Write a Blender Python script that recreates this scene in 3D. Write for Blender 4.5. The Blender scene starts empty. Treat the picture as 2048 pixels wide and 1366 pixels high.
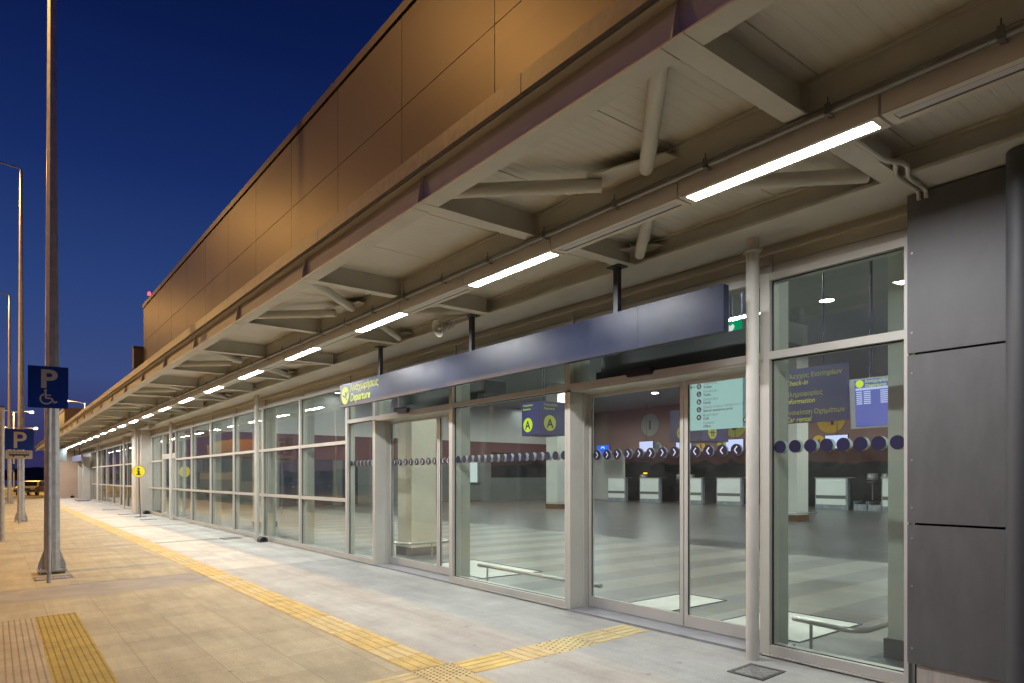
import bpy, bmesh, math, random
from mathutils import Vector, Matrix, noise

random.seed(7)
sc = bpy.context.scene
COL = sc.collection
R = math.radians

# ------------------------------------------------------------------ camera
F_PX, CX, HY, CAMH = 1325.0, 1024.0, 955.0, 1.5
TH = math.atan(1036.0 / F_PX)
cam = bpy.data.cameras.new('camera')
cam.sensor_width = 36.0
cam.lens = 36.0 * F_PX / 2048.0
cam.shift_y = (HY - 683.0) / 2048.0
cam.clip_start = 0.05
cam.clip_end = 3000
camo = bpy.data.objects.new('camera', cam)
COL.objects.link(camo)
camo.location = (0, 0, CAMH)
camo.rotation_euler = (R(90), 0, -TH)
sc.camera = camo

# ------------------------------------------------------------------ world (dusk sky)
w = bpy.data.worlds.new('World')
sc.world = w
w.use_nodes = True
nt = w.node_tree
N, L = nt.nodes, nt.links
bg = N['Background']
SKY_STRENGTH = 0.05
tc = N.new('ShaderNodeTexCoord')
sep = N.new('ShaderNodeSeparateXYZ')
L.new(tc.outputs['Generated'], sep.inputs[0])
ramp = N.new('ShaderNodeValToRGB')


def lin(r, g, b):
    f = lambda c: (c / 255 / 12.92) if c / 255 <= 0.04045 else ((c / 255 + 0.055) / 1.055) ** 2.4
    return (f(r), f(g), f(b), 1)


els = ramp.color_ramp.elements
stops = [(0.0, lin(40, 38, 80)), (0.05, lin(49, 50, 95)), (0.13, lin(55, 74, 126)), (0.24, lin(38, 63, 120)),
         (0.38, lin(18, 41, 98)), (0.52, lin(5, 24, 74)), (0.64, lin(0, 15, 56)), (1.0, lin(0, 6, 28))]
els[0].position, els[0].color = stops[0]
els[1].position, els[1].color = stops[-1]
for p, c in stops[1:-1]:
    e = els.new(p)
    e.color = c
L.new(sep.outputs['Z'], ramp.inputs[0])
# evening afterglow low over the land on the street side
sky = N.new('ShaderNodeTexSky')
sky.sky_type = 'NISHITA'
sky.sun_disc = False
sky.sun_elevation = R(-3.0)
sky.sun_rotation = R(-90)


def mth(op, a, b=None):
    n = N.new('ShaderNodeMath')
    n.operation = op
    for i, v in enumerate((a, b)):
        if v is None:
            continue
        if isinstance(v, (int, float)):
            n.inputs[i].default_value = v
        else:
            L.new(v, n.inputs[i])
    return n.outputs[0]


west = mth('POWER', mth('MAXIMUM', mth('MULTIPLY', sep.outputs['X'], -1.0), 0.0), 1.5)
low = mth('POWER', 2.718, mth('MULTIPLY', mth('MAXIMUM', sep.outputs['Z'], 0.0), -9.0))
glowf = mth('MULTIPLY', west, low)
glowc = N.new('ShaderNodeMixRGB')
glowc.blend_type = 'MULTIPLY'
glowc.inputs[0].default_value = 1
glowc.inputs[1].default_value = (0.56, 0.18, 0.135, 1)
L.new(glowf, glowc.inputs[2])
add1 = N.new('ShaderNodeMixRGB')
add1.blend_type = 'ADD'
add1.inputs[0].default_value = 1
dim = N.new('ShaderNodeMixRGB')
dim.blend_type = 'MIX'
L.new(mth('MINIMUM', mth('MULTIPLY', glowf, 1.3), 1.0), dim.inputs[0])
L.new(ramp.outputs[0], dim.inputs[1])
dim.inputs[2].default_value = (0.03, 0.018, 0.02, 1)
L.new(dim.outputs[0], add1.inputs[1])
L.new(glowc.outputs[0], add1.inputs[2])
# faint low cloud streaks
ns = N.new('ShaderNodeTexNoise')
mp = N.new('ShaderNodeMapping')
mp.inputs['Scale'].default_value = (3, 3, 26)
L.new(tc.outputs['Generated'], mp.inputs[0])
L.new(mp.outputs[0], ns.inputs['Vector'])
ns.inputs['Scale'].default_value = 1.6
ns.inputs['Detail'].default_value = 5
cl = mth('MULTIPLY', mth('MULTIPLY', mth('MAXIMUM', mth('SUBTRACT', ns.outputs[0], 0.5), 0.0), 1.4),
         mth('POWER', 2.718, mth('MULTIPLY', mth('MAXIMUM', sep.outputs['Z'], 0.0), -14.0)))
mx = N.new('ShaderNodeMixRGB')
L.new(cl, mx.inputs[0])
L.new(add1.outputs[0], mx.inputs[1])
mx.inputs[2].default_value = lin(74, 66, 96)
add2 = N.new('ShaderNodeMixRGB')
add2.blend_type = 'ADD'
add2.inputs[0].default_value = SKY_STRENGTH
L.new(mx.outputs[0], add2.inputs[1])
L.new(sky.outputs[0], add2.inputs[2])
L.new(add2.outputs[0], bg.inputs['Color'])
bg.inputs['Strength'].default_value = 1.0

# ------------------------------------------------------------------ render look
sc.render.engine = 'CYCLES'
sc.view_settings.view_transform = 'Standard'
sc.view_settings.look = 'None'
sc.view_settings.exposure = 0.0
sc.view_settings.gamma = 1.0
cy = sc.cycles
cy.use_denoising = True
cy.denoiser = 'OPENIMAGEDENOISE'
cy.use_light_tree = True
cy.use_adaptive_sampling = False
cy.denoising_input_passes = 'RGB_ALBEDO_NORMAL'
cy.denoising_prefilter = 'ACCURATE'
cy.max_bounces = 8
cy.diffuse_bounces = 4
cy.glossy_bounces = 4
cy.transmission_bounces = 4
cy.transparent_max_bounces = 32
cy.sample_clamp_indirect = 6
cy.caustics_reflective = False
cy.caustics_refractive = False

# lamp levels
LED_L = 186.0
SODIUM_L = 6200.0
HALL_L = 860.0

# ------------------------------------------------------------------ materials
MATS = {}


def mat(name, col, rough=0.6, metal=0.0, var=0.0, vscale=6.0, bump=0.0, bscale=60.0, spec=0.5, streak=None, coat=0.0):
    if name in MATS:
        return MATS[name]
    m = bpy.data.materials.new(name)
    m.use_nodes = True
    n, l = m.node_tree.nodes, m.node_tree.links
    p = n['Principled BSDF']
    p.inputs['Base Color'].default_value = (*col[:3], 1)
    p.inputs['Roughness'].default_value = rough
    p.inputs['Metallic'].default_value = metal
    p.inputs['Specular IOR Level'].default_value = spec
    p.inputs['Coat Weight'].default_value = coat
    if var or bump:
        t = n.new('ShaderNodeTexCoord')
        src = t.outputs['Object']
        if streak:
            mpp = n.new('ShaderNodeMapping')
            mpp.inputs['Scale'].default_value = streak
            l.new(src, mpp.inputs[0])
            src = mpp.outputs[0]
        if var:
            a = n.new('ShaderNodeTexNoise')
            a.inputs['Scale'].default_value = vscale
            a.inputs['Detail'].default_value = 6
            a.inputs['Roughness'].default_value = 0.65
            l.new(src, a.inputs['Vector'])
            cr = n.new('ShaderNodeValToRGB')
            cr.color_ramp.elements[0].position = 0.3
            cr.color_ramp.elements[1].position = 0.7
            lo = [max(0, c * (1 - var)) for c in col[:3]]
            hi = [min(1, c * (1 + var)) for c in col[:3]]
            cr.color_ramp.elements[0].color = (*lo, 1)
            cr.color_ramp.elements[1].color = (*hi, 1)
            l.new(a.outputs[0], cr.inputs[0])
            l.new(cr.outputs[0], p.inputs['Base Color'])
            mr = n.new('ShaderNodeMapRange')
            mr.inputs['To Min'].default_value = max(0.02, rough - 0.08)
            mr.inputs['To Max'].default_value = min(1, rough + 0.1)
            l.new(a.outputs[0], mr.inputs[0])
            l.new(mr.outputs[0], p.inputs['Roughness'])
        if bump:
            b = n.new('ShaderNodeTexNoise')
            b.inputs['Scale'].default_value = bscale
            b.inputs['Detail'].default_value = 4
            l.new(t.outputs['Object'], b.inputs['Vector'])
            bn = n.new('ShaderNodeBump')
            bn.inputs['Strength'].default_value = bump
            bn.inputs['Distance'].default_value = 0.01
            l.new(b.outputs[0], bn.inputs['Height'])
            l.new(bn.outputs[0], p.inputs['Normal'])
    MATS[name] = m
    return m


def emit(name, col, strength):
    if name in MATS:
        return MATS[name]
    m = bpy.data.materials.new(name)
    m.use_nodes = True
    n, l = m.node_tree.nodes, m.node_tree.links
    n.remove(n['Principled BSDF'])
    e = n.new('ShaderNodeEmission')
    e.inputs[0].default_value = (*col[:3], 1)
    e.inputs[1].default_value = strength
    l.new(e.outputs[0], n['Material Output'].inputs[0])
    MATS[name] = m
    return m


def glass(name='window_glass', f0=0.05, tint=(0.93, 0.965, 0.945)):
    if name in MATS:
        return MATS[name]
    m = bpy.data.materials.new(name)
    m.use_nodes = True
    n, l = m.node_tree.nodes, m.node_tree.links
    n.remove(n['Principled BSDF'])
    geo = n.new('ShaderNodeNewGeometry')
    dot = n.new('ShaderNodeVectorMath')
    dot.operation = 'DOT_PRODUCT'
    l.new(geo.outputs['Normal'], dot.inputs[0])
    l.new(geo.outputs['Incoming'], dot.inputs[1])

    def mm(op, a, b=None):
        x = n.new('ShaderNodeMath')
        x.operation = op
        for i, v in enumerate((a, b)):
            if v is None:
                continue
            if isinstance(v, (int, float)):
                x.inputs[i].default_value = v
            else:
                l.new(v, x.inputs[i])
        return x.outputs[0]
    c = mm('ABSOLUTE', dot.outputs['Value'])
    f = mm('ADD', mm('MULTIPLY', mm('POWER', mm('SUBTRACT', 1.0, c), 5.0), 1 - f0), f0)
    tr = n.new('ShaderNodeBsdfTransparent')
    tr.inputs[0].default_value = (*tint, 1)
    gl = n.new('ShaderNodeBsdfGlossy')
    gl.inputs['Roughness'].default_value = 0.0
    tcg = n.new('ShaderNodeTexCoord')
    nz = n.new('ShaderNodeTexNoise')
    nz.inputs['Scale'].default_value = 0.9
    nz.inputs['Detail'].default_value = 1
    l.new(tcg.outputs['Object'], nz.inputs['Vector'])
    bp = n.new('ShaderNodeBump')
    bp.inputs['Strength'].default_value = 0.12
    bp.inputs['Distance'].default_value = 0.02
    l.new(nz.outputs[0], bp.inputs['Height'])
    l.new(bp.outputs[0], gl.inputs['Normal'])
    mix = n.new('ShaderNodeMixShader')
    l.new(f, mix.inputs[0])
    l.new(tr.outputs[0], mix.inputs[1])
    l.new(gl.outputs[0], mix.inputs[2])
    df = n.new('ShaderNodeBsdfDiffuse')
    df.inputs[0].default_value = (0.55, 0.53, 0.49, 1)
    nd = n.new('ShaderNodeTexNoise')
    nd.inputs['Scale'].default_value = 2.2
    nd.inputs['Detail'].default_value = 8
    nd.inputs['Roughness'].default_value = 0.75
    l.new(tcg.outputs['Object'], nd.inputs['Vector'])
    dm = n.new('ShaderNodeMapRange')
    dm.inputs['From Min'].default_value = 0.42
    dm.inputs['From Max'].default_value = 0.75
    dm.inputs['To Min'].default_value = 0.004
    dm.inputs['To Max'].default_value = 0.045
    l.new(nd.outputs[0], dm.inputs[0])
    mix2 = n.new('ShaderNodeMixShader')
    l.new(dm.outputs[0], mix2.inputs[0])
    l.new(mix.outputs[0], mix2.inputs[1])
    l.new(df.outputs[0], mix2.inputs[2])
    l.new(mix2.outputs[0], n['Material Output'].inputs[0])
    MATS[name] = m
    return m


def tiles(name, c1, c2, mortar, bw, bh, msize, offset=0.0, org=(0, 0), rough=0.8, var=0.15, bump=0.4, rot=0.0, dirt=0.25, spec=0.4, checker=None):
    m = bpy.data.materials.new(name)
    m.use_nodes = True
    n, l = m.node_tree.nodes, m.node_tree.links
    p = n['Principled BSDF']
    t = n.new('ShaderNodeTexCoord')
    mpp = n.new('ShaderNodeMapping')
    mpp.vector_type = 'TEXTURE'
    mpp.inputs['Location'].default_value = (org[0], org[1], 0)
    mpp.inputs['Rotation'].default_value = (0, 0, rot)
    l.new(t.outputs['Object'], mpp.inputs[0])
    b = n.new('ShaderNodeTexBrick')
    b.offset = offset
    b.squash = 1
    b.inputs['Scale'].default_value = 1
    b.inputs['Color1'].default_value = (*c1, 1)
    b.inputs['Color2'].default_value = (*c2, 1)
    b.inputs['Mortar'].default_value = (*mortar, 1)
    b.inputs['Mortar Size'].default_value = msize
    b.inputs['Mortar Smooth'].default_value = 0.3
    b.inputs['Bias'].default_value = 0
    b.inputs['Brick Width'].default_value = bw
    b.inputs['Row Height'].default_value = bh
    l.new(mpp.outputs[0], b.inputs['Vector'])
    base_col = b.outputs['Color']
    if checker:       # long alternating rows of two tile shades, breaking at staggered ends
        m2 = n.new('ShaderNodeMapping')
        m2.inputs['Scale'].default_value = (1 / checker[0], 1 / checker[1], 1)
        m2.inputs['Location'].default_value = (0.31, 0.0, 0.5)
        l.new(mpp.outputs[0], m2.inputs[0])
        ck = n.new('ShaderNodeTexChecker')
        ck.inputs['Scale'].default_value = 1
        ck.inputs['Color1'].default_value = (*c1, 1)
        ck.inputs['Color2'].default_value = (*c2, 1)
        l.new(m2.outputs[0], ck.inputs['Vector'])
        b.inputs['Color1'].default_value = (0.86, 0.86, 0.86, 1)
        b.inputs['Color2'].default_value = (1, 1, 1, 1)
        b.inputs['Mortar'].default_value = (1, 1, 1, 1)
        mk = n.new('ShaderNodeMixRGB')
        mk.blend_type = 'MULTIPLY'
        mk.inputs[0].default_value = 1
        l.new(ck.outputs['Color'], mk.inputs[1])
        l.new(b.outputs['Color'], mk.inputs[2])
        mm_ = n.new('ShaderNodeMixRGB')
        l.new(b.outputs['Fac'], mm_.inputs[0])
        l.new(mk.outputs[0], mm_.inputs[1])
        mm_.inputs[2].default_value = (*mortar, 1)
        base_col = mm_.outputs[0]
    a = n.new('ShaderNodeTexNoise')
    a.inputs['Scale'].default_value = 1.3
    a.inputs['Detail'].default_value = 8
    a.inputs['Roughness'].default_value = 0.7
    l.new(t.outputs['Object'], a.inputs['Vector'])
    mr = n.new('ShaderNodeMapRange')
    mr.inputs['From Min'].default_value = 0.3
    mr.inputs['From Max'].default_value = 0.7
    mr.inputs['To Min'].default_value = 1 - dirt
    mr.inputs['To Max'].default_value = 1 + dirt * 0.5
    l.new(a.outputs[0], mr.inputs[0])
    f = n.new('ShaderNodeTexNoise')
    f.inputs['Scale'].default_value = 90
    f.inputs['Detail'].default_value = 3
    l.new(t.outputs['Object'], f.inputs['Vector'])
    mr2 = n.new('ShaderNodeMapRange')
    mr2.inputs['From Min'].default_value = 0.3
    mr2.inputs['From Max'].default_value = 0.7
    mr2.inputs['To Min'].default_value = 1 - var
    mr2.inputs['To Max'].default_value = 1 + var
    l.new(f.outputs[0], mr2.inputs[0])
    mu = n.new('ShaderNodeMath')
    mu.operation = 'MULTIPLY'
    l.new(mr.outputs[0], mu.inputs[0])
    l.new(mr2.outputs[0], mu.inputs[1])
    # dark specks of grime
    v = n.new('ShaderNodeTexNoise')
    v.inputs['Scale'].default_value = 14
    v.inputs['Detail'].default_value = 10
    v.inputs['Roughness'].default_value = 0.8
    l.new(t.outputs['Object'], v.inputs['Vector'])
    mr3 = n.new('ShaderNodeMapRange')
    mr3.inputs['From Min'].default_value = 0.62
    mr3.inputs['From Max'].default_value = 0.74
    mr3.inputs['To Min'].default_value = 1
    mr3.inputs['To Max'].default_value = 0.62
    l.new(v.outputs[0], mr3.inputs[0])
    mu2 = n.new('ShaderNodeMath')
    mu2.operation = 'MULTIPLY'
    l.new(mu.outputs[0], mu2.inputs[0])
    l.new(mr3.outputs[0], mu2.inputs[1])
    v2 = n.new('ShaderNodeTexVoronoi')
    v2.inputs['Scale'].default_value = 3.1
    v2.inputs['Randomness'].default_value = 1.0
    l.new(t.outputs['Object'], v2.inputs['Vector'])
    mr4 = n.new('ShaderNodeMapRange')
    mr4.inputs['From Min'].default_value = 0.05
    mr4.inputs['From Max'].default_value = 0.085
    mr4.inputs['To Min'].default_value = 0.68 if bump > 0.1 else 1
    mr4.inputs['To Max'].default_value = 1
    l.new(v2.outputs['Distance'], mr4.inputs[0])
    # long faint trolley and tyre streaks
    mps = n.new('ShaderNodeMapping')
    mps.inputs['Scale'].default_value = (5.0, 0.5, 1)
    mps.inputs['Rotation'].default_value = (0, 0, 0.25)
    l.new(t.outputs['Object'], mps.inputs[0])
    v3 = n.new('ShaderNodeTexNoise')
    v3.inputs['Scale'].default_value = 1.5
    v3.inputs['Detail'].default_value = 9
    v3.inputs['Roughness'].default_value = 0.75
    l.new(mps.outputs[0], v3.inputs['Vector'])
    mr5 = n.new('ShaderNodeMapRange')
    mr5.inputs['From Min'].default_value = 0.35
    mr5.inputs['From Max'].default_value = 0.68
    mr5.inputs['To Min'].default_value = 1.08
    mr5.inputs['To Max'].default_value = 0.86
    l.new(v3.outputs[0], mr5.inputs[0])
    mu3 = n.new('ShaderNodeMath')
    mu3.operation = 'MULTIPLY'
    l.new(mr4.outputs[0], mu3.inputs[0])
    l.new(mr5.outputs[0], mu3.inputs[1])
    mu4 = n.new('ShaderNodeMath')
    mu4.operation = 'MULTIPLY'
    l.new(mu2.outputs[0], mu4.inputs[0])
    l.new(mu3.outputs[0], mu4.inputs[1])
    mu2 = mu4
    mc = n.new('ShaderNodeMixRGB')
    mc.blend_type = 'MULTIPLY'
    mc.inputs[0].default_value = 1
    l.new(base_col, mc.inputs[1])
    l.new(mu2.outputs[0], mc.inputs[2])
    l.new(mc.outputs[0], p.inputs['Base Color'])
    p.inputs['Roughness'].default_value = rough
    p.inputs['Specular IOR Level'].default_value = spec
    if bump:
        bn = n.new('ShaderNodeBump')
        bn.inputs['Strength'].default_value = bump
        bn.inputs['Distance'].default_value = 0.004
        inv = n.new('ShaderNodeMath')
        inv.operation = 'SUBTRACT'
        inv.inputs[0].default_value = 1
        l.new(b.outputs['Fac'], inv.inputs[1])
        ad = n.new('ShaderNodeMath')
        ad.operation = 'MULTIPLY_ADD'
        l.new(f.outputs[0], ad.inputs[0])
        ad.inputs[1].default_value = 0.25
        l.new(inv.outputs[0], ad.inputs[2])
        l.new(ad.outputs[0], bn.inputs['Height'])
        l.new(bn.outputs[0], p.inputs['Normal'])
    MATS[name] = m
    return m


M_frame = mat('frame_aluminium', (0.52, 0.505, 0.455), 0.42, 0.1, var=0.05, vscale=3)
M_steel = mat('painted_steel', (0.58, 0.562, 0.50), 0.5, 0.0, var=0.10, vscale=1.8, bump=0.03)
M_soffit = mat('soffit_sheet', (0.63, 0.61, 0.545), 0.45, 0.0, var=0.05, vscale=1.5)
M_fascia = mat('fascia_sheet', (0.60, 0.56, 0.47), 0.5, 0.0, var=0.06, vscale=2)
M_clad = mat('cladding_grey', (0.095, 0.080, 0.074), 0.44, 0.5, spec=0.08)
n_, l_ = M_clad.node_tree.nodes, M_clad.node_tree.links
_t = n_.new('ShaderNodeTexCoord')
_m = n_.new('ShaderNodeMapping')
_m.inputs['Location'].default_value = (0, 5.33 / 2.4, 0.42)
_m.inputs['Scale'].default_value = (0.0, 1 / 2.4, 1 / 1.5)
l_.new(_t.outputs['Object'], _m.inputs[0])
_f = n_.new('ShaderNodeVectorMath')
_f.operation = 'FLOOR'
l_.new(_m.outputs[0], _f.inputs[0])
_w = n_.new('ShaderNodeTexWhiteNoise')
l_.new(_f.outputs[0], _w.inputs['Vector'])
_s = n_.new('ShaderNodeTexNoise')
_ms = n_.new('ShaderNodeMapping')
_ms.inputs['Scale'].default_value = (1, 5, 0.25)
l_.new(_t.outputs['Object'], _ms.inputs[0])
l_.new(_ms.outputs[0], _s.inputs['Vector'])
_s.inputs['Scale'].default_value = 1.4
_s.inputs['Detail'].default_value = 6
_a = n_.new('ShaderNodeMath')
_a.operation = 'MULTIPLY_ADD'
l_.new(_s.outputs[0], _a.inputs[0])
_a.inputs[1].default_value = 0.35
l_.new(_w.outputs['Value'], _a.inputs[2])
_c = n_.new('ShaderNodeValToRGB')
_c.color_ramp.elements[0].color = (0.074, 0.066, 0.070, 1)
_c.color_ramp.elements[1].color = (0.094, 0.083, 0.086, 1)
_c.color_ramp.elements[1].position = 1.0
_h = n_.new('ShaderNodeMath')
_h.operation = 'MULTIPLY'
l_.new(_a.outputs[0], _h.inputs[0])
_h.inputs[1].default_value = 0.74
l_.new(_h.outputs[0], _c.inputs[0])
l_.new(_c.outputs[0], n_['Principled BSDF'].inputs['Base Color'])
M_cladlow = mat('cladding_panel', (0.113, 0.112, 0.114), 0.5, 0.0, var=0.11, vscale=7, streak=(1, 1.6, 0.5))
M_galv = mat('galvanised_steel', (0.42, 0.415, 0.40), 0.45, 0.45, var=0.22, vscale=9, bump=0.06, bscale=40)
M_galvdark = mat('galvanised_coping', (0.15, 0.14, 0.14), 0.45, 0.25, var=0.3, vscale=14)
M_conduit = mat('conduit_metal', (0.22, 0.22, 0.22), 0.4, 0.6)
M_clamp = mat('clamp_metal', (0.17, 0.17, 0.17), 0.45, 0.6)
M_house = mat('lamp_housing', (0.76, 0.75, 0.71), 0.4, 0.0)
M_rim = mat('lamp_rim', (0.66, 0.62, 0.52), 0.4)
M_difoff = mat('lamp_diffuser_off', (0.62, 0.61, 0.63), 0.35)
M_led = emit('lamp_diffuser_lit', (0.97, 0.98, 1.0), LED_L)
M_black = mat('black_plastic', (0.018, 0.018, 0.02), 0.4)
M_darksteel = mat('dark_steel', (0.05, 0.05, 0.055), 0.42, 0.5)
M_navy = mat('navy_panel', (0.014, 0.019, 0.044), 0.34, 0.0, var=0.25, vscale=4, spec=0.28, bump=0.04, bscale=1.5)
M_navyin = mat('navy_board', (0.050, 0.055, 0.13), 0.5)
M_navydot = mat('navy_vinyl', (0.022, 0.022, 0.062), 0.35)
M_paledot = mat('pale_disc', (0.46, 0.56, 0.53), 0.6)
M_white = mat('white_paint', (0.78, 0.78, 0.76), 0.5)
M_lime = mat('lime_yellow', (0.46, 0.52, 0.06), 0.5)
M_limedim = mat('lime_yellow_dim', (0.42, 0.43, 0.07), 0.5)
M_amber = mat('amber_yellow', (0.66, 0.40, 0.03), 0.5)
M_signblue = mat('traffic_blue', (0.001, 0.024, 0.19), 0.4, spec=0.3)
M_signwhite = mat('sign_white', (0.36, 0.325, 0.28), 0.5)
M_yellowsign = mat('sign_yellow', (0.80, 0.66, 0.02), 0.4)
M_tact = mat('tactile_yellow', (0.49, 0.365, 0.125), 0.75, var=0.28, vscale=5, bump=0.2, bscale=120)
M_tactpale = mat('tactile_pale_yellow', (0.50, 0.405, 0.205), 0.75, var=0.2, vscale=8, bump=0.2, bscale=120)
M_tactdark = mat('tactile_ochre', (0.34, 0.245, 0.038), 0.75, var=0.3, vscale=6, bump=0.2, bscale=120)
M_tactgrey = mat('tactile_beige', (0.36, 0.30, 0.20), 0.75, var=0.2, vscale=4, bump=0.2, bscale=120)
M_conc = tiles('concrete', (0.355, 0.35, 0.325), (0.355, 0.35, 0.325), (0.30, 0.295, 0.28), 60.0, 5.8, 0.004, 0.0, (-20.0, 0.05), dirt=0.22, var=0.12)
M_concband = mat('concrete_band', (0.27, 0.25, 0.21), 0.8, var=0.2, vscale=2.2, bump=0.25, bscale=45)
M_thresh = mat('threshold_stone', (0.27, 0.27, 0.29), 0.35, var=0.2, vscale=5)
M_paver = tiles('pavers', (0.41, 0.365, 0.245), (0.34, 0.30, 0.20), (0.27, 0.24, 0.17), 0.505, 0.505, 0.004, 0.0, (0.99, 5.73), dirt=0.22)
M_paverR = tiles('pavers_light', (0.49, 0.475, 0.43), (0.40, 0.385, 0.345), (0.33, 0.315, 0.28), 0.505, 0.505, 0.006, 0.0, (2.96, 11.65), dirt=0.18)
M_asphalt = mat('asphalt', (0.055, 0.052, 0.05), 0.85, var=0.25, vscale=3, bump=0.4, bscale=80)
M_dirt = mat('dusty_ground', (0.20, 0.155, 0.10), 0.95, var=0.35, vscale=0.3, bump=0.5, bscale=6)
M_hill = mat('dark_scrub', (0.045, 0.05, 0.05), 1.0, var=0.4, vscale=0.2)
M_kerb = mat('kerb_stone', (0.36, 0.34, 0.31), 0.8, var=0.15, vscale=4)
M_plaster = mat('plaster_pink', (0.50, 0.37, 0.28), 0.85, var=0.08, vscale=1.2, bump=0.1)
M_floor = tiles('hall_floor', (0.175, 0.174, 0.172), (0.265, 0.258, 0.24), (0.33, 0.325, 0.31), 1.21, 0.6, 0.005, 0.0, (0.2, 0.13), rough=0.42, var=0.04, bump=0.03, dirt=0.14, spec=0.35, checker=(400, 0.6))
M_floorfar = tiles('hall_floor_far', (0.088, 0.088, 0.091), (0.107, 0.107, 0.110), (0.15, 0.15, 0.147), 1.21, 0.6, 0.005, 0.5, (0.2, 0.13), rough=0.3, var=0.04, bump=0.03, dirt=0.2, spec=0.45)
M_matpit = mat('mat_well_screed', (0.62, 0.62, 0.58), 0.8, var=0.12, vscale=4)
M_wallw = mat('hall_white', (0.58, 0.58, 0.55), 0.7, var=0.03)
M_ceil = mat('hall_ceiling', (0.36, 0.37, 0.36), 0.75, var=0.04)
M_maroon = mat('hall_maroon', (0.13, 0.055, 0.05), 0.6)
M_taupe = mat('hall_taupe', (0.285, 0.18, 0.16), 0.65)
M_hallblack = mat('hall_black', (0.012, 0.012, 0.013), 0.5)
M_hallgrey = mat('hall_grey', (0.135, 0.14, 0.137), 0.6)
M_cream = mat('column_cream', (0.60, 0.58, 0.47), 0.55)
M_skirt = mat('skirting_dark', (0.09, 0.09, 0.09), 0.5)
M_wood = mat('skirting_wood', (0.12, 0.06, 0.03), 0.5)
M_inox = mat('brushed_steel', (0.58, 0.58, 0.56), 0.28, 0.95)
M_counter = mat('counter_white', (0.72, 0.76, 0.74), 0.45)
M_marble = mat('counter_marble', (0.24, 0.26, 0.30), 0.4, var=0.35, vscale=6)
M_chair = mat('chair_shell', (0.26, 0.26, 0.26), 0.4, 0.4, var=0.2, vscale=20, streak=(1, 12, 0.1))
M_screen = emit('screen_lit', (0.56, 0.64, 1.0), 1.25)
M_screenblue = emit('screen_blue', (0.02, 0.12, 0.85), 1.0)
M_glowcyan = emit('screen_cyan', (0.25, 0.85, 1.0), 1.3)
M_lightbox = emit('lightbox_cyan', (0.44, 0.72, 0.68), 0.80)
M_limelit = emit('lime_lit', (0.66, 0.86, 0.05), 1.0)
M_navylit = emit('navy_lit', (0.13, 0.14, 0.30), 0.55)
M_green = emit('green_lit', (0.0, 0.36, 0.14), 0.9)
M_whitelit = emit('white_lit', (0.9, 0.95, 0.9), 0.9)
M_warmdot = emit('amber_lit', (1.0, 0.55, 0.03), 2.2)
M_deskglow = emit('desk_glow', (0.85, 1.0, 0.97), 0.75)
M_red = emit('obstruction_red', (1.0, 0.03, 0.04), 7)
M_sod = emit('sodium_lens', (1.0, 0.51, 0.125), SODIUM_L)
M_sodfar = emit('sodium_lens_far', (1.0, 0.58, 0.17), 7000)
M_hallled = emit('downlight_lens', (0.93, 1.0, 0.93), HALL_L)
M_purple = mat('sign_purple', (0.075, 0.02, 0.05), 0.6)
M_grating = mat('cast_iron', (0.10, 0.095, 0.09), 0.6, 0.4, var=0.25, vscale=20)
M_glass = glass()
M_glassdoor = glass('door_glass', 0.05, (0.94, 0.955, 0.94))


# ------------------------------------------------------------------ mesh builder
class Fr:
    """a local frame: x right, y up, z out"""

    def __init__(s, o, x, y):
        s.o = Vector(o)
        s.x = Vector(x).normalized()
        s.y = Vector(y).normalized()
        s.z = s.x.cross(s.y)

    def __call__(s, a, b, c=0.0):
        return s.o + s.x * a + s.y * b + s.z * c


def face_street(x, y, z):       # surface facing the street (-X)
    return Fr((x, y, z), (0, -1, 0), (0, 0, 1))


def face_south(x, y, z, rot=0.0):     # surface facing back towards -Y
    return Fr((x, y, z), (math.cos(rot), math.sin(rot), 0), (0, 0, 1))


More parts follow.
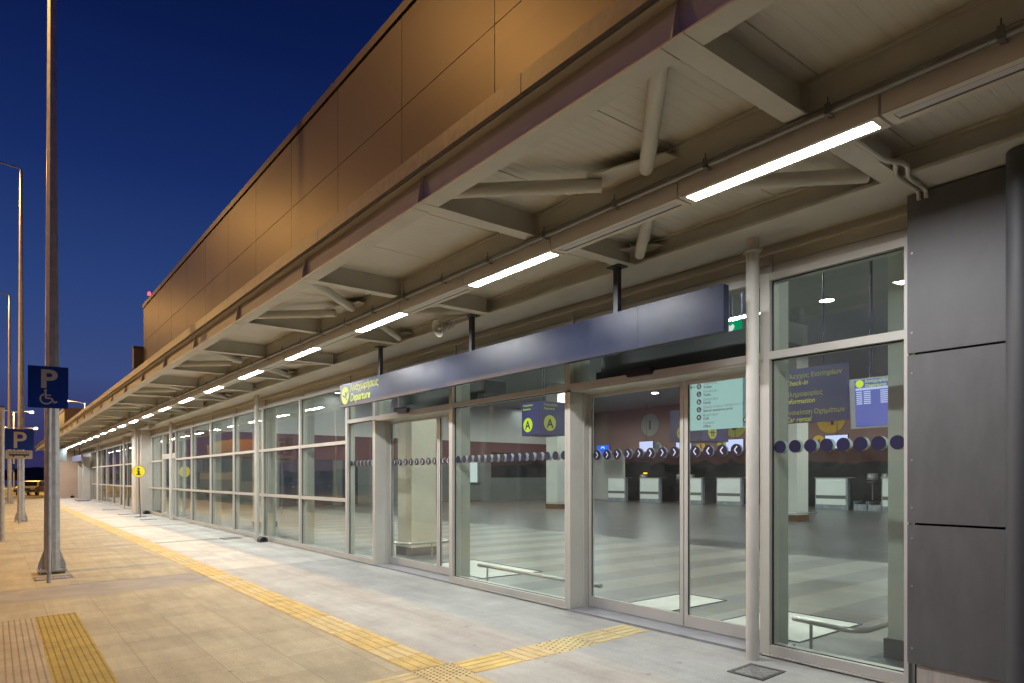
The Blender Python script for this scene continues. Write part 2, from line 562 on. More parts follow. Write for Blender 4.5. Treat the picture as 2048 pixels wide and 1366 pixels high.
class MB:
    def __init__(s):
        s.v, s.f, s.mi, s.sm = [], [], [], []
        s.cur = 0
        s.smooth = False

    def add(s, vs, fs):
        b = len(s.v)
        s.v += [tuple(p) for p in vs]
        for f in fs:
            s.f.append([b + i for i in f])
            s.mi.append(s.cur)
            s.sm.append(s.smooth)
        return s

    def box(s, x0, x1, y0, y1, z0, z1):
        vs = [(x, y, z) for z in (z0, z1) for y in (y0, y1) for x in (x0, x1)]
        return s.add(vs, [(0, 2, 3, 1), (4, 5, 7, 6), (0, 1, 5, 4), (2, 6, 7, 3), (0, 4, 6, 2), (1, 3, 7, 5)])

    def fbox(s, fr, x0, x1, y0, y1, z0, z1):
        vs = [fr(x, y, z) for z in (z0, z1) for y in (y0, y1) for x in (x0, x1)]
        return s.add(vs, [(0, 2, 3, 1), (4, 5, 7, 6), (0, 1, 5, 4), (2, 6, 7, 3), (0, 4, 6, 2), (1, 3, 7, 5)])

    def prism(s, fr, poly, z0, z1):
        n = len(poly)
        a = sum(poly[i][0] * poly[(i + 1) % n][1] - poly[(i + 1) % n][0] * poly[i][1] for i in range(n))
        if a < 0:
            poly = poly[::-1]
        vs = [fr(x, y, z0) for x, y in poly] + [fr(x, y, z1) for x, y in poly]
        fs = [tuple(range(n - 1, -1, -1)), tuple(range(n, 2 * n))]
        fs += [(i, (i + 1) % n, n + (i + 1) % n, n + i) for i in range(n)]
        return s.add(vs, fs)

    def disc(s, fr, r, z0, z1, n=28, cx=0, cy=0, ry=None):
        ry = ry or r
        return s.prism(fr, [(cx + r * math.cos(2 * math.pi * i / n), cy + ry * math.sin(2 * math.pi * i / n)) for i in range(n)], z0, z1)

    def ring(s, fr, r0, r1, z0, z1, a0=0, a1=360, n=30, cx=0, cy=0):
        pts = []
        for i in range(n + 1):
            a = R(a0 + (a1 - a0) * i / n)
            pts.append((math.cos(a), math.sin(a)))
        for i in range(n):
            (c0, s0), (c1, s1) = pts[i], pts[i + 1]
            s.prism(fr, [(cx + r0 * c0, cy + r0 * s0), (cx + r1 * c0, cy + r1 * s0), (cx + r1 * c1, cy + r1 * s1), (cx + r0 * c1, cy + r0 * s1)], z0, z1)
        return s

    def stroke(s, fr, pts, wd, z0, z1):
        for i in range(len(pts) - 1):
            (x0, y0), (x1, y1) = pts[i], pts[i + 1]
            d = math.hypot(x1 - x0, y1 - y0)
            nx, ny = -(y1 - y0) / d * wd / 2, (x1 - x0) / d * wd / 2
            s.prism(fr, [(x0 - nx, y0 - ny), (x1 - nx, y1 - ny), (x1 + nx, y1 + ny), (x0 + nx, y0 + ny)], z0, z1 + i * 0.0003)
        return s

    def tube(s, pts, r, n=10, caps=True, r1=None):
        pts = [Vector(p) for p in pts]
        rings = []
        up = Vector((0, 0, 1))
        m = len(pts)
        for i, p in enumerate(pts):
            if i == 0:
                t = pts[1] - p
            elif i == m - 1:
                t = p - pts[i - 1]
            else:
                t = (pts[i + 1] - p).normalized() + (p - pts[i - 1]).normalized()
            t.normalize()
            if abs(t.dot(up)) > 0.98:
                a = Vector((1, 0, 0)) if i == 0 or True else a
            else:
                a = up
            u = t.cross(a).normalized()
            v = u.cross(t).normalized()
            rr = r if r1 is None else r + (r1 - r) * i / (m - 1)
            rings.append([p + u * rr * math.cos(2 * math.pi * k / n) + v * rr * math.sin(2 * math.pi * k / n) for k in range(n)])
        vs = [q for rg in rings for q in rg]
        old = s.smooth
        s.smooth = True
        fs = []
        for i in range(m - 1):
            for k in range(n):
                fs.append((i * n + k, i * n + (k + 1) % n, (i + 1) * n + (k + 1) % n, (i + 1) * n + k))
        s.add(vs, fs)
        s.smooth = False
        if caps:
            s.add(rings[0], [tuple(range(n - 1, -1, -1))])
            s.add(rings[-1], [tuple(range(n))])
        s.smooth = old
        return s

    def lathe(s, prof, o, axis, n=24):
        """prof: (radius, distance along axis)"""
        ax = Vector(axis).normalized()
        a = Vector((0, 0, 1)) if abs(ax.z) < 0.9 else Vector((1, 0, 0))
        u = ax.cross(a).normalized()
        v = ax.cross(u)
        o = Vector(o)
        vs = []
        for r, d in prof:
            for k in range(n):
                g = 2 * math.pi * k / n
                vs.append(o + ax * d + (u * math.cos(g) + v * math.sin(g)) * r)
        fs = []
        for i in range(len(prof) - 1):
            for k in range(n):
                fs.append((i * n + k, i * n + (k + 1) % n, (i + 1) * n + (k + 1) % n, (i + 1) * n + k))
        old = s.smooth
        s.smooth = True
        s.add(vs, fs)
        s.smooth = old
        return s

    def text(s, fr, body, size, x=0, y=0, z=0.002, shear=0.0, bold=0.0, align='LEFT', sx=1.0):
        cu = bpy.data.curves.new('lettering', 'FONT')
        cu.body = body
        cu.size = size
        cu.shear = shear
        cu.offset = bold * size
        cu.align_x = align
        cu.resolution_u = 4
        ob = bpy.data.objects.new('lettering', cu)
        COL.objects.link(ob)
        bpy.context.view_layer.update()
        me = bpy.data.meshes.new_from_object(ob.evaluated_get(bpy.context.evaluated_depsgraph_get()))
        # overlapping strokes of one glyph are lifted apart so that no two faces share a plane
        par = list(range(len(me.vertices)))

        def find(i):
            while par[i] != i:
                par[i] = par[par[i]]
                i = par[i]
            return i
        for p in me.polygons:
            vs = list(p.vertices)
            for q in vs[1:]:
                par[find(vs[0])] = find(q)
        order = {}
        for i in range(len(me.vertices)):
            order.setdefault(find(i), len(order))
        vs = [fr(x + v.co.x * sx, y + v.co.y, z + 0.0004 * (order[find(i)] % 7)) for i, v in enumerate(me.vertices)]
        fs = []
        for p in me.polygons:
            q = list(p.vertices)
            if p.normal.z < 0:
                q = q[::-1]
            fs.append(q)
        s.add(vs, fs)
        bpy.data.objects.remove(ob)
        bpy.data.curves.remove(cu)
        bpy.data.meshes.remove(me)
        return s

    def build(s, name, mats, parent=None, label=None, cat=None, group=None, kind=None, local=False, recalc=False):
        if not isinstance(mats, (list, tuple)):
            mats = [mats]
        o0 = Vector((0, 0, 0))
        if parent is not None and not local:
            q = parent
            while q is not None:
                o0 += q.location
                q = q.parent
        me = bpy.data.meshes.new(name)
        me.from_pydata([tuple(Vector(v) - o0) for v in s.v], [], s.f)
        for m in mats:
            me.materials.append(m)
        me.polygons.foreach_set('material_index', s.mi)
        me.polygons.foreach_set('use_smooth', s.sm)
        me.update()
        if recalc:
            bm = bmesh.new()
            bm.from_mesh(me)
            bmesh.ops.recalc_face_normals(bm, faces=bm.faces)
            bm.to_mesh(me)
            bm.free()
        o = bpy.data.objects.new(name, me)
        COL.objects.link(o)
        if parent is not None:
            o.parent = parent
        tag(o, label, cat, group, kind)
        return o


def tag(o, label=None, cat=None, group=None, kind=None):
    if label:
        o['label'] = label
    if cat:
        o['category'] = cat
    if group:
        o['group'] = group
    if kind:
        o['kind'] = kind
    return o


def thing(name, label, cat, loc=(0, 0, 0), group=None, rz=0.0):
    o = bpy.data.objects.new(name, None)
    o.empty_display_size = 0.1
    COL.objects.link(o)
    o.location = loc
    o.rotation_euler = (0, 0, rz)
    return tag(o, label, cat, group)


def dup(root, loc, label, rz=None, skip=()):
    r = root.copy()
    COL.objects.link(r)
    r.location = loc
    if rz is not None:
        r.rotation_euler = (0, 0, rz)
    r['label'] = label
    for ch in list(root.children):
        if ch.name.split('.')[0] in skip:
            continue
        c = ch.copy()
        COL.objects.link(c)
        c.parent = r
        for g in list(ch.children):
            d = g.copy()
            COL.objects.link(d)
            d.parent = c
    return r


ORD = ['first', 'second', 'third', 'fourth', 'fifth', 'sixth', 'seventh', 'eighth', 'ninth', 'tenth', 'eleventh', 'twelfth',
       'thirteenth', 'fourteenth', 'fifteenth', 'sixteenth', 'seventeenth', 'eighteenth', 'nineteenth', 'twentieth',
       'twenty-first', 'twenty-second', 'twenty-third', 'twenty-fourth', 'twenty-fifth', 'twenty-sixth']

K = 0.018
XF = 5.10          # front plane of the glazing frames


def zp(x):
    return -K * (XF - x)


# ------------------------------------------------------------------ ground, road, pavement
g = MB()
g.add([(-1500, -600, -0.32), (1500, -600, -0.32), (1500, 2500, -0.32), (-1500, 2500, -0.32)], [(0, 1, 2, 3)])
g.build('ground', M_dirt, kind='structure')
g = MB()
g.add([(-11.5, -60, -0.262), (-1.35, -60, -0.262), (-1.35, 160, -0.262), (-11.5, 160, -0.262)], [(0, 1, 2, 3)])
g.build('road', M_asphalt, kind='structure')
g = MB()
for k in range(-6, 30):
    g.add([(-6.5, k * 5, -0.257), (-6.38, k * 5, -0.257), (-6.38, k * 5 + 2.5, -0.257), (-6.5, k * 5 + 2.5, -0.257)], [(0, 1, 2, 3)])
g.build('road_marking', M_white, kind='structure')
g = MB()
g.add([(-1.4, 61, -0.25), (14, 61, -0.25), (14, 170, -0.25), (-1.4, 170, -0.25)], [(0, 1, 2, 3)])
g.build('forecourt', mat('dusty_concrete', (0.27, 0.22, 0.16), 0.9, var=0.25, vscale=0.8, bump=0.3), kind='structure')


def slab(name, x0, x1, y0, y1, m, dz=0.0, th=0.06):
    b = MB()
    vs = []
    for zt in (-th, 0):
        for y in (y0, y1):
            for x in (x0, x1):
                vs.append((x, y, zp(x) + dz + zt))
    b.add(vs, [(0, 2, 3, 1), (4, 5, 7, 6), (0, 1, 5, 4), (2, 6, 7, 3), (0, 4, 6, 2), (1, 3, 7, 5)])
    return b.build(name, m, kind='structure')


XS0, XS1 = 2.60, 2.965
BANDS = [(10.45, 11.65)] + [(17.2 + 6.1 * i, 17.55 + 6.1 * i) for i in range(7)]
yprev = -5.0
for (a, b_) in BANDS + [(60.95, 61.0)]:
    slab('pavement', -1.2, XS0, yprev, a, M_paver)
    if a < 60:
        slab('pavement', -1.2, XS0, a, b_, M_concband, -0.002)
    yprev = b_
slab('pavement', XS1, XF + 0.1, -5, 11.65, M_conc)
yprev = 11.65
for (a, b_) in BANDS[1:] + [(60.95, 61.0)]:
    slab('pavement', XS1, XF + 0.1, yprev, a, M_paverR)
    if a < 60:
        slab('pavement', XS1, XF + 0.1, a, b_, M_concband, -0.002)
    yprev = b_
g = MB()
for k in range(66):
    y = -5 + k
    g.box(-1.35, -1.203, y + 0.004, y + 0.996, -0.3, zp(-1.2) + 0.002)
g.build('kerb', M_kerb, kind='structure')

# guiding strip: four raised bars on each tile
TW = XS1 - XS0
CY0, CY1 = 4.265, 4.635


def strip_tile(b, bt, x0, x1, y0, y1, along):
    """base plus four flat bars; along is the axis the bars run in"""
    e = 0.0025
    b.add([(x0 + e, y0 + e, zp(x0) + 0.001), (x1 - e, y0 + e, zp(x1) + 0.001), (x1 - e, y1 - e, zp(x1) + 0.001), (x0 + e, y1 - e, zp(x0) + 0.001)], [(0, 1, 2, 3)])
    for k in range(4):
        if along == 'y':
            wv = (x1 - x0) / 4
            a0, a1 = x0 + k * wv + 0.012, x0 + (k + 1) * wv - 0.012
            c0, c1 = y0 + 0.004, y1 - 0.004
        else:
            wv = (y1 - y0) / 4
            c0, c1 = y0 + k * wv + 0.012, y0 + (k + 1) * wv - 0.012
            a0, a1 = x0 + 0.004, x1 - 0.004
        h = 0.006
        vs = [(x, y, zp(x) + z) for z, i in ((0.0015, 0), (h, 0.005)) for y in (c0 + i, c1 - i) for x in (a0 + i, a1 - i)]
        bt.add(vs, [(4, 5, 7, 6), (0, 1, 5, 4), (2, 6, 7, 3), (0, 4, 6, 2), (1, 3, 7, 5)])


def dome_tile(b, bt, x0, x1, y0, y1, nx, ny, r=0.0125, h=0.005, stag=False, dm=None):
    e = 0.0025
    base_i = b.cur
    b.add([(x0 + e, y0 + e, zp(x0) + 0.001), (x1 - e, y0 + e, zp(x1) + 0.001), (x1 - e, y1 - e, zp(x1) + 0.001), (x0 + e, y1 - e, zp(x0) + 0.001)], [(0, 1, 2, 3)])
    for i in range(nx):
        for j in range(ny):
            cx = x0 + (x1 - x0) * (i + 0.5) / nx
            cyy = y0 + (y1 - y0) * (j + 0.5 + (0.25 if stag and i % 2 else (-0.25 if stag else 0))) / ny
            vs = []
            for rr, hh in ((r, 0.0012), (r * 0.72, h)):
                for k in range(8):
                    a = math.pi / 4 * k
                    vs.append((cx + rr * math.cos(a), cyy + rr * math.sin(a), zp(cx) + hh))
            if dm is not None:
                bt.cur = dm
            bt.add(vs, [tuple(range(8, 16))] + [(k, (k + 1) % 8, 8 + (k + 1) % 8, 8 + k) for k in range(8)])
    if dm is not None:
        bt.cur = base_i


bA, bB = MB(), MB()
y = CY1 + 0.004
i = 0
while y < 60.5:
    for b in (bA, bB):
        b.cur = random.choice((0, 0, 1))
    strip_tile(bA, bB, XS0, XS1, y, min(y + 0.4, 60.9), 'y')
    y += 0.402
y = CY0 - 0.004
while y > -3:
    strip_tile(bA, bB, XS0, XS1, y - 0.4, y, 'y')
    y -= 0.402
for b in (bA, bB):
    b.cur = 1
dome_tile(bA, bB, XS0, XS1, CY0, CY1, 8, 8, stag=True, dm=2)
for (x0, x1, al) in ((2.97, 3.47, 'x'), (3.474, 3.84, 'y'), (4.335, 4.70, 'x'), (4.704, 5.06, 'x')):
    for b in (bA, bB):
        b.cur = 0 if x0 < 3.4 else 1
    strip_tile(bA, bB, x0, x1, CY0, CY1, al)
dome_tile(bA, bB, 3.844, 4.331, CY0, CY1, 8, 6, stag=True, dm=2)
for k in range(5):
    strip_tile(bA, bB, XS0 - 0.404 * (k + 1), XS0 - 0.404 * k - 0.004, CY0, CY1, 'x')
bA.v += []
nb = len(bA.v)
bA.add(bB.v, bB.f)
bA.mi[len(bA.mi) - len(bB.mi):] = bB.mi
M_studdark = mat('stud_dark', (0.31, 0.22, 0.07), 0.8, var=0.3, vscale=9)  # studs in a darker tone than the tiles they stand on
bA.build('tactile_pavement', [M_tact, M_tactpale, M_studdark], kind='structure')
# bed under the strip so nothing shows through
slab('pavement', XS0, XS1, -5, 61, M_concband, -0.004)

# warning surface with studs beside the kerb, lower left of the view
bA = MB()
YT = 9.25
for k in range(28):
    y1 = YT - k * 0.402
    bA.cur = 0
    dome_tile(bA, bA, 0.358, 0.758, y1 - 0.4, y1, 8, 8, 0.0085, 0.004, dm=2)
    bA.cur = 1
    dome_tile(bA, bA, -0.05, 0.352, y1 - 0.44, y1 - 0.04, 8, 8, 0.0085, 0.004, dm=3)
bA.build('studded_pavement', [M_tactdark, M_tactgrey, mat('stud_ochre', (0.22, 0.15, 0.02), 0.8, var=0.35, vscale=9), mat('stud_beige', (0.24, 0.185, 0.115), 0.8, var=0.35, vscale=9)], kind='structure')


# covers and gratings let into the pavement
def ground_cover(name, label, cat, x, y, lx, ly, rz=0.0, ribs=6, frame=True):
    t = thing(name, label, cat, (x, y, zp(x)), 'iron covers in the pavement', rz)
    b = MB()
    fr = Fr((0, 0, 0), (1, 0, -0.0), (0, 1, 0))
    bo = 0.03
    for (a0, a1, c0, c1) in ((-lx / 2, lx / 2, -ly / 2, -ly / 2 + bo), (-lx / 2, lx / 2, ly / 2 - bo, ly / 2), (-lx / 2, -lx / 2 + bo, -ly / 2 + bo, ly / 2 - bo), (lx / 2 - bo, lx / 2, -ly / 2 + bo, ly / 2 - bo)):
        b.box(a0, a1, c0, c1, -0.02, 0.007)
    b.build('rim', M_grating, t, local=True)
    b = MB()
    b.box(-lx / 2 + bo, lx / 2 - bo, -ly / 2 + bo, ly / 2 - bo, -0.02, 0.003)
    for i in range(ribs):
        for j in range(ribs):
            cx = -lx / 2 + bo + (lx - 2 * bo) * (i + 0.5) / ribs
            cyy = -ly / 2 + bo + (ly - 2 * bo) * (j + 0.5) / ribs
            d = (lx - 2 * bo) / ribs * 0.36
            s_ = 1 if (i + j) % 2 else -1
            b.add([(cx - d, cyy - d * s_ - 0.006, 0.0035), (cx + d, cyy + d * s_ - 0.006, 0.0035), (cx + d, cyy + d * s_ + 0.006, 0.0065), (cx - d, cyy - d * s_ + 0.006, 0.0065)], [(0, 1, 2, 3)])
    b.build('lid', mat('cast_iron_lid', (0.24, 0.23, 0.22), 0.55, 0.3, var=0.3, vscale=25), t, local=True)
    return t


ground_cover('manhole_cover', 'square patterned iron cover at the foot of the downpipe beside the big glass door', 'manhole cover', 4.66, 2.88, 0.34, 0.30, 0.03)
ground_cover('drain_grate', 'small dark iron grate under the tall lamp post with the wheelchair sign', 'drain grate', 0.74, 12.65, 0.50, 0.42, 0, 9)
ground_cover('drain_grate', 'dark iron grate by the downpipe left of the Departure sign', 'drain grate', 4.62, 17.2, 0.42, 0.42, 0, 5)
ground_cover('drain_grate', 'iron grate on the pavement in front of the glazed side door', 'drain grate', 4.4, 26.9, 0.5, 0.5, 0, 5)
ground_cover('drain_grate', 'iron grate behind the foot of the yellow information sign', 'drain grate', 4.3, 31.2, 0.6, 0.5, 0, 5)
ground_cover('drain_grate', 'far iron grate by the glazing beyond the concrete pier', 'drain grate', 4.3, 36.2, 0.6, 0.5, 0, 5)

# ------------------------------------------------------------------ terminal building
BLD = thing('terminal_building', 'long low airport terminal with grey clad upper wall and glazed front', 'building', (XF, 0, 0))
XW = 4.94
WTOP, WEND = 8.75, 31.4
# upper wall: separate cladding panels with open joints
PJ = [-5.33 + 2.4 * k for k in range(0, 15)] + [WEND - 0.45, WEND]
zj = [3.72, 5.62, 7.17, 8.58]
b = MB()
for i in range(len(PJ) - 1):
    for j in range(3):
        gp = 0.006
        b.box(XW, XW + 0.03, PJ[i] + gp, PJ[i + 1] - gp, zj[j] + gp, zj[j + 1] - gp)
bclad = b
b = MB()
b.box(XW + 0.036, XW + 0.3, -5.33, WEND - 0.01, 3.70, 8.6)
b.box(XW + 0.302, 30, WEND - 0.3, WEND - 0.02, 6.3, 8.6)
b.build('upper_wall', mat('wall_backing', (0.02, 0.018, 0.017), 0.8), BLD)
b = MB()
b.box(XW - 0.035, XW + 0.5, -5.4, WEND + 0.06, 8.60, WTOP)
b.build('parapet_cap', M_clad, BLD)
b = bclad
b.cur = 1
for i in range(1, len(PJ) - 1):
    for zz in (4.4, 5.5, 5.75, 6.3, 7.05, 7.3, 8.0, 8.45):
        for dy in (-0.06, 0.06):
            b.disc(face_street(XW, PJ[i] + dy, zz), 0.009, 0, 0.003, 8)
    for zz in (5.75, 7.05, 7.3, 8.45):
        b.disc(face_street(XW, PJ[i] + 1.2, zz), 0.009, 0, 0.003, 8)
b.build('upper_cladding', [M_clad, M_clamp], BLD)
# low grey cladding right of the glazing
b = MB()
for (z0, z1) in ((0.215, 1.172), (1.188, 2.345), (2.36, 3.455)):
    b.box(5.0, 5.03, 1.345, 1.935, z0, z1)
    b.box(5.0, 5.03, -1.2, 1.33, z0, z1)
b.cur = 1
for zz in (0.32, 0.75, 1.08, 1.29, 1.62, 2.22, 2.5, 3.05):
    b.disc(face_street(5.0, 1.905, zz), 0.008, 0, 0.004, 10)
b.build('lower_cladding', [M_cladlow, mat('rivet_grey', (0.3, 0.3, 0.3), 0.4, 0.5)], BLD)
b = MB()
b.box(5.035, 5.25, -1.2, 1.90, 0.0, 3.45)
b.build('wall_core', mat('wall_core_black', (0.015, 0.014, 0.013), 0.9), BLD)
b = MB()
b.box(5.012, 5.033, -1.2, 1.88, -0.02, 0.21)
b.build('plinth', mat('plinth_render', (0.42, 0.38, 0.33), 0.8, var=0.2, vscale=6, streak=(1, 4, 0.4)), BLD)
# fascia above the glazing
b = MB()
b.box(5.19, 5.23, 1.93, 59.3, 3.205, 3.48)
b.box(5.145, 5.189, 1.93, 59.3, 3.385, 3.40)
b.box(5.172, 5.1895, 1.93, 59.3, 3.30, 3.312)
b.build('fascia', M_fascia, BLD)

# glazing ------------------------------------------------
FW = 0.055
M3 = [M_frame]


def window(y0, y1, rails, z0=0.025, ztop=3.21, xg=5.155, xback=5.25, dots=None, label=None, corner=True, deep=True):
    """one glazing bay from y0 to y1; frame is the part, glass its sub-part"""
    b = MB()
    b.box(XF, xback, y1 - FW, y1, z0, ztop)               # far mullion
    b.box(XF - 0.001, xback, y0 + 0.001, y0 + 0.03, z0 + 0.001, ztop - 0.001)
    b.box(XF + 0.003, xback, y0 + 0.03, y1 - FW, z0, 0.10)   # sill rail
    b.box(XF - 0.012, XF + 0.12, y0, y1 - 0.002, 0.012, z0 - 0.002)
    b.box(XF + 0.003, xback, y0 + 0.03, y1 - FW, ztop - 0.062, ztop - 0.002)
    for r in rails:
        b.box(XF + 0.004, xback, y0 + 0.03, y1 - FW, r - 0.032, r + 0.032)
    b.box(5.16, 5.189, y1 - 0.04, y1 - 0.015, ztop + 0.001, 3.38)    # fin on the fascia
    wd = b.build('window', M_frame, BLD, label=label)
    zz = [0.10] + sum(([r - 0.032, r + 0.032] for r in rails), []) + [ztop - 0.062]
    gb = MB()
    for k in range(0, len(zz), 2):
        gb.box(xg, xg + 0.026, y0 + 0.031, y1 - FW - 0.001, zz[k] + 0.001, zz[k + 1] - 0.001)
    gb.build('pane', M_glass, wd)
    gs = MB()
    for k in range(0, len(zz), 2):       # black rubber gaskets
        gs.box(xg - 0.012, xg - 0.001, y0 + 0.03, y0 + 0.040, zz[k] + 0.001, zz[k + 1] - 0.001)
        gs.box(xg - 0.012, xg - 0.001, y1 - FW - 0.012, y1 - FW - 0.001, zz[k] + 0.001, zz[k + 1] - 0.001)
        gs.box(xg - 0.011, xg - 0.0015, y0 + 0.0405, y1 - FW - 0.0125, zz[k + 1] - 0.010, zz[k + 1] - 0.001)
        gs.box(xg - 0.011, xg - 0.0015, y0 + 0.0405, y1 - FW - 0.0125, zz[k] + 0.001, zz[k] + 0.006)
    gs.build('gasket', M_black, wd)
    if dots:
        n, zc, r = dots
        for k in range(n):
            yy = y0 + 0.03 + (y1 - FW - y0 - 0.03) * (k + 0.5) / n
            d1, d2 = MB(), MB()
            d1.disc(face_street(xg - 0.0015, yy, zc), r, 0, 0.0008, 28)
            d2.disc(face_street(xg + 0.046, yy, zc), r, 0, 0.0008, 28)  # pale disc set a little behind the navy one
            d1.build('vinyl_dot', M_navydot, wd)
            d2.build('pale_dot', M_paledot, wd)
    return wd


window(1.965, 3.09, [2.52], dots=(8, 1.755, 0.052))
window(5.52, 7.95, [2.52], dots=(16, 1.755, 0.052))
window(10.36, 11.48, [2.52], dots=(7, 1.755, 0.052))
Y = [11.48, 13.85, 16.33, 18.79, 21.22, 23.65, 26.08]
for k in range(len(Y) - 1):
    window(Y[k], Y[k + 1], [1.08, 2.15])
window(28.42, 30.62, [1.08, 2.15])
window(30.62, 31.35, [1.08, 2.15])
YF = [33.3, 34.5, 36.95, 39.25, 41.8, 44.4, 46.9, 49.3, 51.7]
for k in range(len(YF) - 1):
    window(YF[k], YF[k + 1], [1.08, 2.15])

# deep posts behind the mullions
for yy in (3.09, 5.52, 7.95, 10.36, 13.85, 16.33, 21.22, 26.08, 30.62, 36.95, 41.8, 46.9):
    b = MB()
    b.box(5.252, 5.41, yy - 0.05, yy - 0.01, 0.0, 3.48)
    b.build('inner_post', mat('post_paint', (0.40, 0.42, 0.37), 0.45), BLD)


# sliding doors --------------------------------------------
def sliding_door(y0, y1, ysplit, chev, label):
    d = MB()
    xd = 5.40
    d.box(XF, 5.30, y0, y1, 2.485, 2.55)
    d.box(5.3005, xd + 0.03, y0 + 0.0, y1, 2.462, 2.55)
    d.box(XF + 0.01, 5.2995, y0 + 0.002, y1 - FW - 0.002, 2.465, 2.4845)
    d.box(XF + 0.001, xd + 0.03, y1 - FW, y1 - 0.0005, 0.022, 2.461)         # far jamb
    d.box(XF + 0.001, xd + 0.03, y0 + 0.0005, y0 + 0.03, 0.022, 2.461)
    d.box(XF + 0.003, 5.25, y0 + 0.03, y1 - FW, 3.148, 3.208)
    d.box(XF, 5.25, y1 - FW, y1, 2.551, 3.21)
    d.box(XF, 5.25, y0, y0 + 0.03, 2.551, 3.21)
    d.box(5.16, 5.189, y1 - 0.04, y1 - 0.015, 3.211, 3.38)
    d.box(5.30, 5.315, y1 - FW - 0.012, y1 - FW - 0.001, 0.022, 2.461)   # joint bead on the jamb
    dr = d.build('door', M_frame, BLD, label=label)
    t = MB()
    t.box(XF - 0.01, 5.62, y0 + 0.002, y1 - 0.002, -0.03, 0.021)
    t.build('threshold', M_thresh, dr)
    gl = MB()
    gl.box(5.155, 5.181, y0 + 0.031, y1 - FW - 0.001, 2.552, 3.147)
    gl.build('pane', M_glass, dr)
    ya, yb = y0 + 0.032, y1 - FW - 0.014
    for (p, q) in ((ya, ysplit - 0.006), (ysplit + 0.006, yb)):
        lf = MB()
        s_ = 0.042
        lf.box(xd - 0.02, xd + 0.02, p, p + s_, 0.03, 2.452)
        lf.box(xd - 0.02, xd + 0.02, q - s_, q, 0.03, 2.452)
        lf.box(xd - 0.018, xd + 0.02, p + s_, q - s_, 0.03, 0.145)
        lf.box(xd - 0.018, xd + 0.02, p + s_, q - s_, 2.415, 2.452)
        lf.build('leaf_frame', M_frame, dr)
        g2 = MB()
        g2.box(xd - 0.006, xd + 0.012, p + s_ + 0.001, q - s_ - 0.001, 0.146, 2.414)
        g2.build('pane', M_glassdoor, dr)
        for (u0, u1) in ((p + s_, p + s_ + 0.009), (q - s_ - 0.009, q - s_)):
            gk = MB()
            gk.box(xd - 0.014, xd - 0.0075, u0, u1, 0.146, 2.414)
            gk.build('gasket', M_black, dr)
        n = chev[0] if p > ysplit else chev[1]
        sgn = 1 if p > ysplit else -1
        for k in range(n):
            dk, wh, pl = MB(), MB(), MB()
            yy = p + s_ + (q - p - 2 * s_) * (k + 0.5) / n
            fr = face_street(xd - 0.0075, yy, 1.755)
            dk.disc(fr, 0.056, 0, 0.0008, 28)
            wh.stroke(fr, [(-0.012 * sgn, 0.034), (0.016 * sgn, 0.0), (-0.012 * sgn, -0.034)], 0.011, 0.0012, 0.002)
            pl.disc(face_street(xd + 0.016, yy, 1.755), 0.056, 0, 0.0008, 24)  # pale disc on the far side of the leaf glass
            dk.build('vinyl_dot', M_navydot, dr)
            wh.build('chevron', M_white, dr)
            pl.build('pale_dot', M_paledot, dr)
    sb = MB()
    ym = (y0 + y1) / 2 + 0.12
    sb.box(XF - 0.05, XF - 0.001, ym - 0.16, ym + 0.16, 2.53, 2.585)
    sb.box(XF - 0.046, XF - 0.003, ym - 0.15, ym + 0.15, 2.515, 2.529)
    sb.build('motion_sensor', M_black, dr)
    return dr


sliding_door(3.09, 5.52, 4.12, (8, 6), 'sliding glass door with white chevrons nearest the grey cladding')
sliding_door(7.95, 10.36, 8.72, (8, 5), 'sliding glass door with white chevrons below the Departure lettering')

# glazed side door further along
d = MB()
ya, yb = 26.08, 28.42
d.box(XF, 5.25, ya, ya + 0.03, 0.02, 3.21)
d.box(XF, 5.25, yb - FW, yb, 0.02, 3.21)
d.box(XF + 0.003, 5.25, ya + 0.03, yb - FW, 3.148, 3.208)
d.box(XF + 0.002, 5.25, ya + 0.03, yb - FW, 2.30, 2.38)
for (p, q) in ((ya + 0.035, ya + 0.6), (ya + 0.61, yb - FW - 0.005)):
    d.box(XF + 0.01, 5.2, p, p + 0.08, 0.03, 2.295)
    d.box(XF + 0.01, 5.2, q - 0.08, q, 0.03, 2.295)
    d.box(XF + 0.012, 5.2, p + 0.08, q - 0.08, 0.03, 0.16)
    d.box(XF + 0.012, 5.2, p + 0.08, q - 0.08, 2.2, 2.295)
    d.box(XF + 0.012, 5.2, p + 0.08, q - 0.08, 1.05, 1.11)
dr = d.build('door', M_frame, BLD, label='glazed double door with thick frame further along the front')
gl = MB()
gl.box(5.155, 5.181, ya + 0.031, yb - FW - 0.001, 2.381, 3.147)
for (p, q) in ((ya + 0.035, ya + 0.6), (ya + 0.61, yb - FW - 0.005)):
    gl.box(5.155, 5.178, p + 0.081, q - 0.081, 0.161, 1.049)
    gl.box(5.155, 5.178, p + 0.081, q - 0.081, 1.111, 2.199)
gl.build('pane', M_glass, dr)

# concrete pier where the upper wall ends
b = MB()
b.box(4.72, 5.30, 31.36, 32.9, -0.05, 3.47)
b.box(4.80, 5.30, 31.02, 31.355, -0.05, 3.47)
b.build('pier', mat('pier_paint', (0.56, 0.52, 0.46), 0.6, var=0.05), BLD)

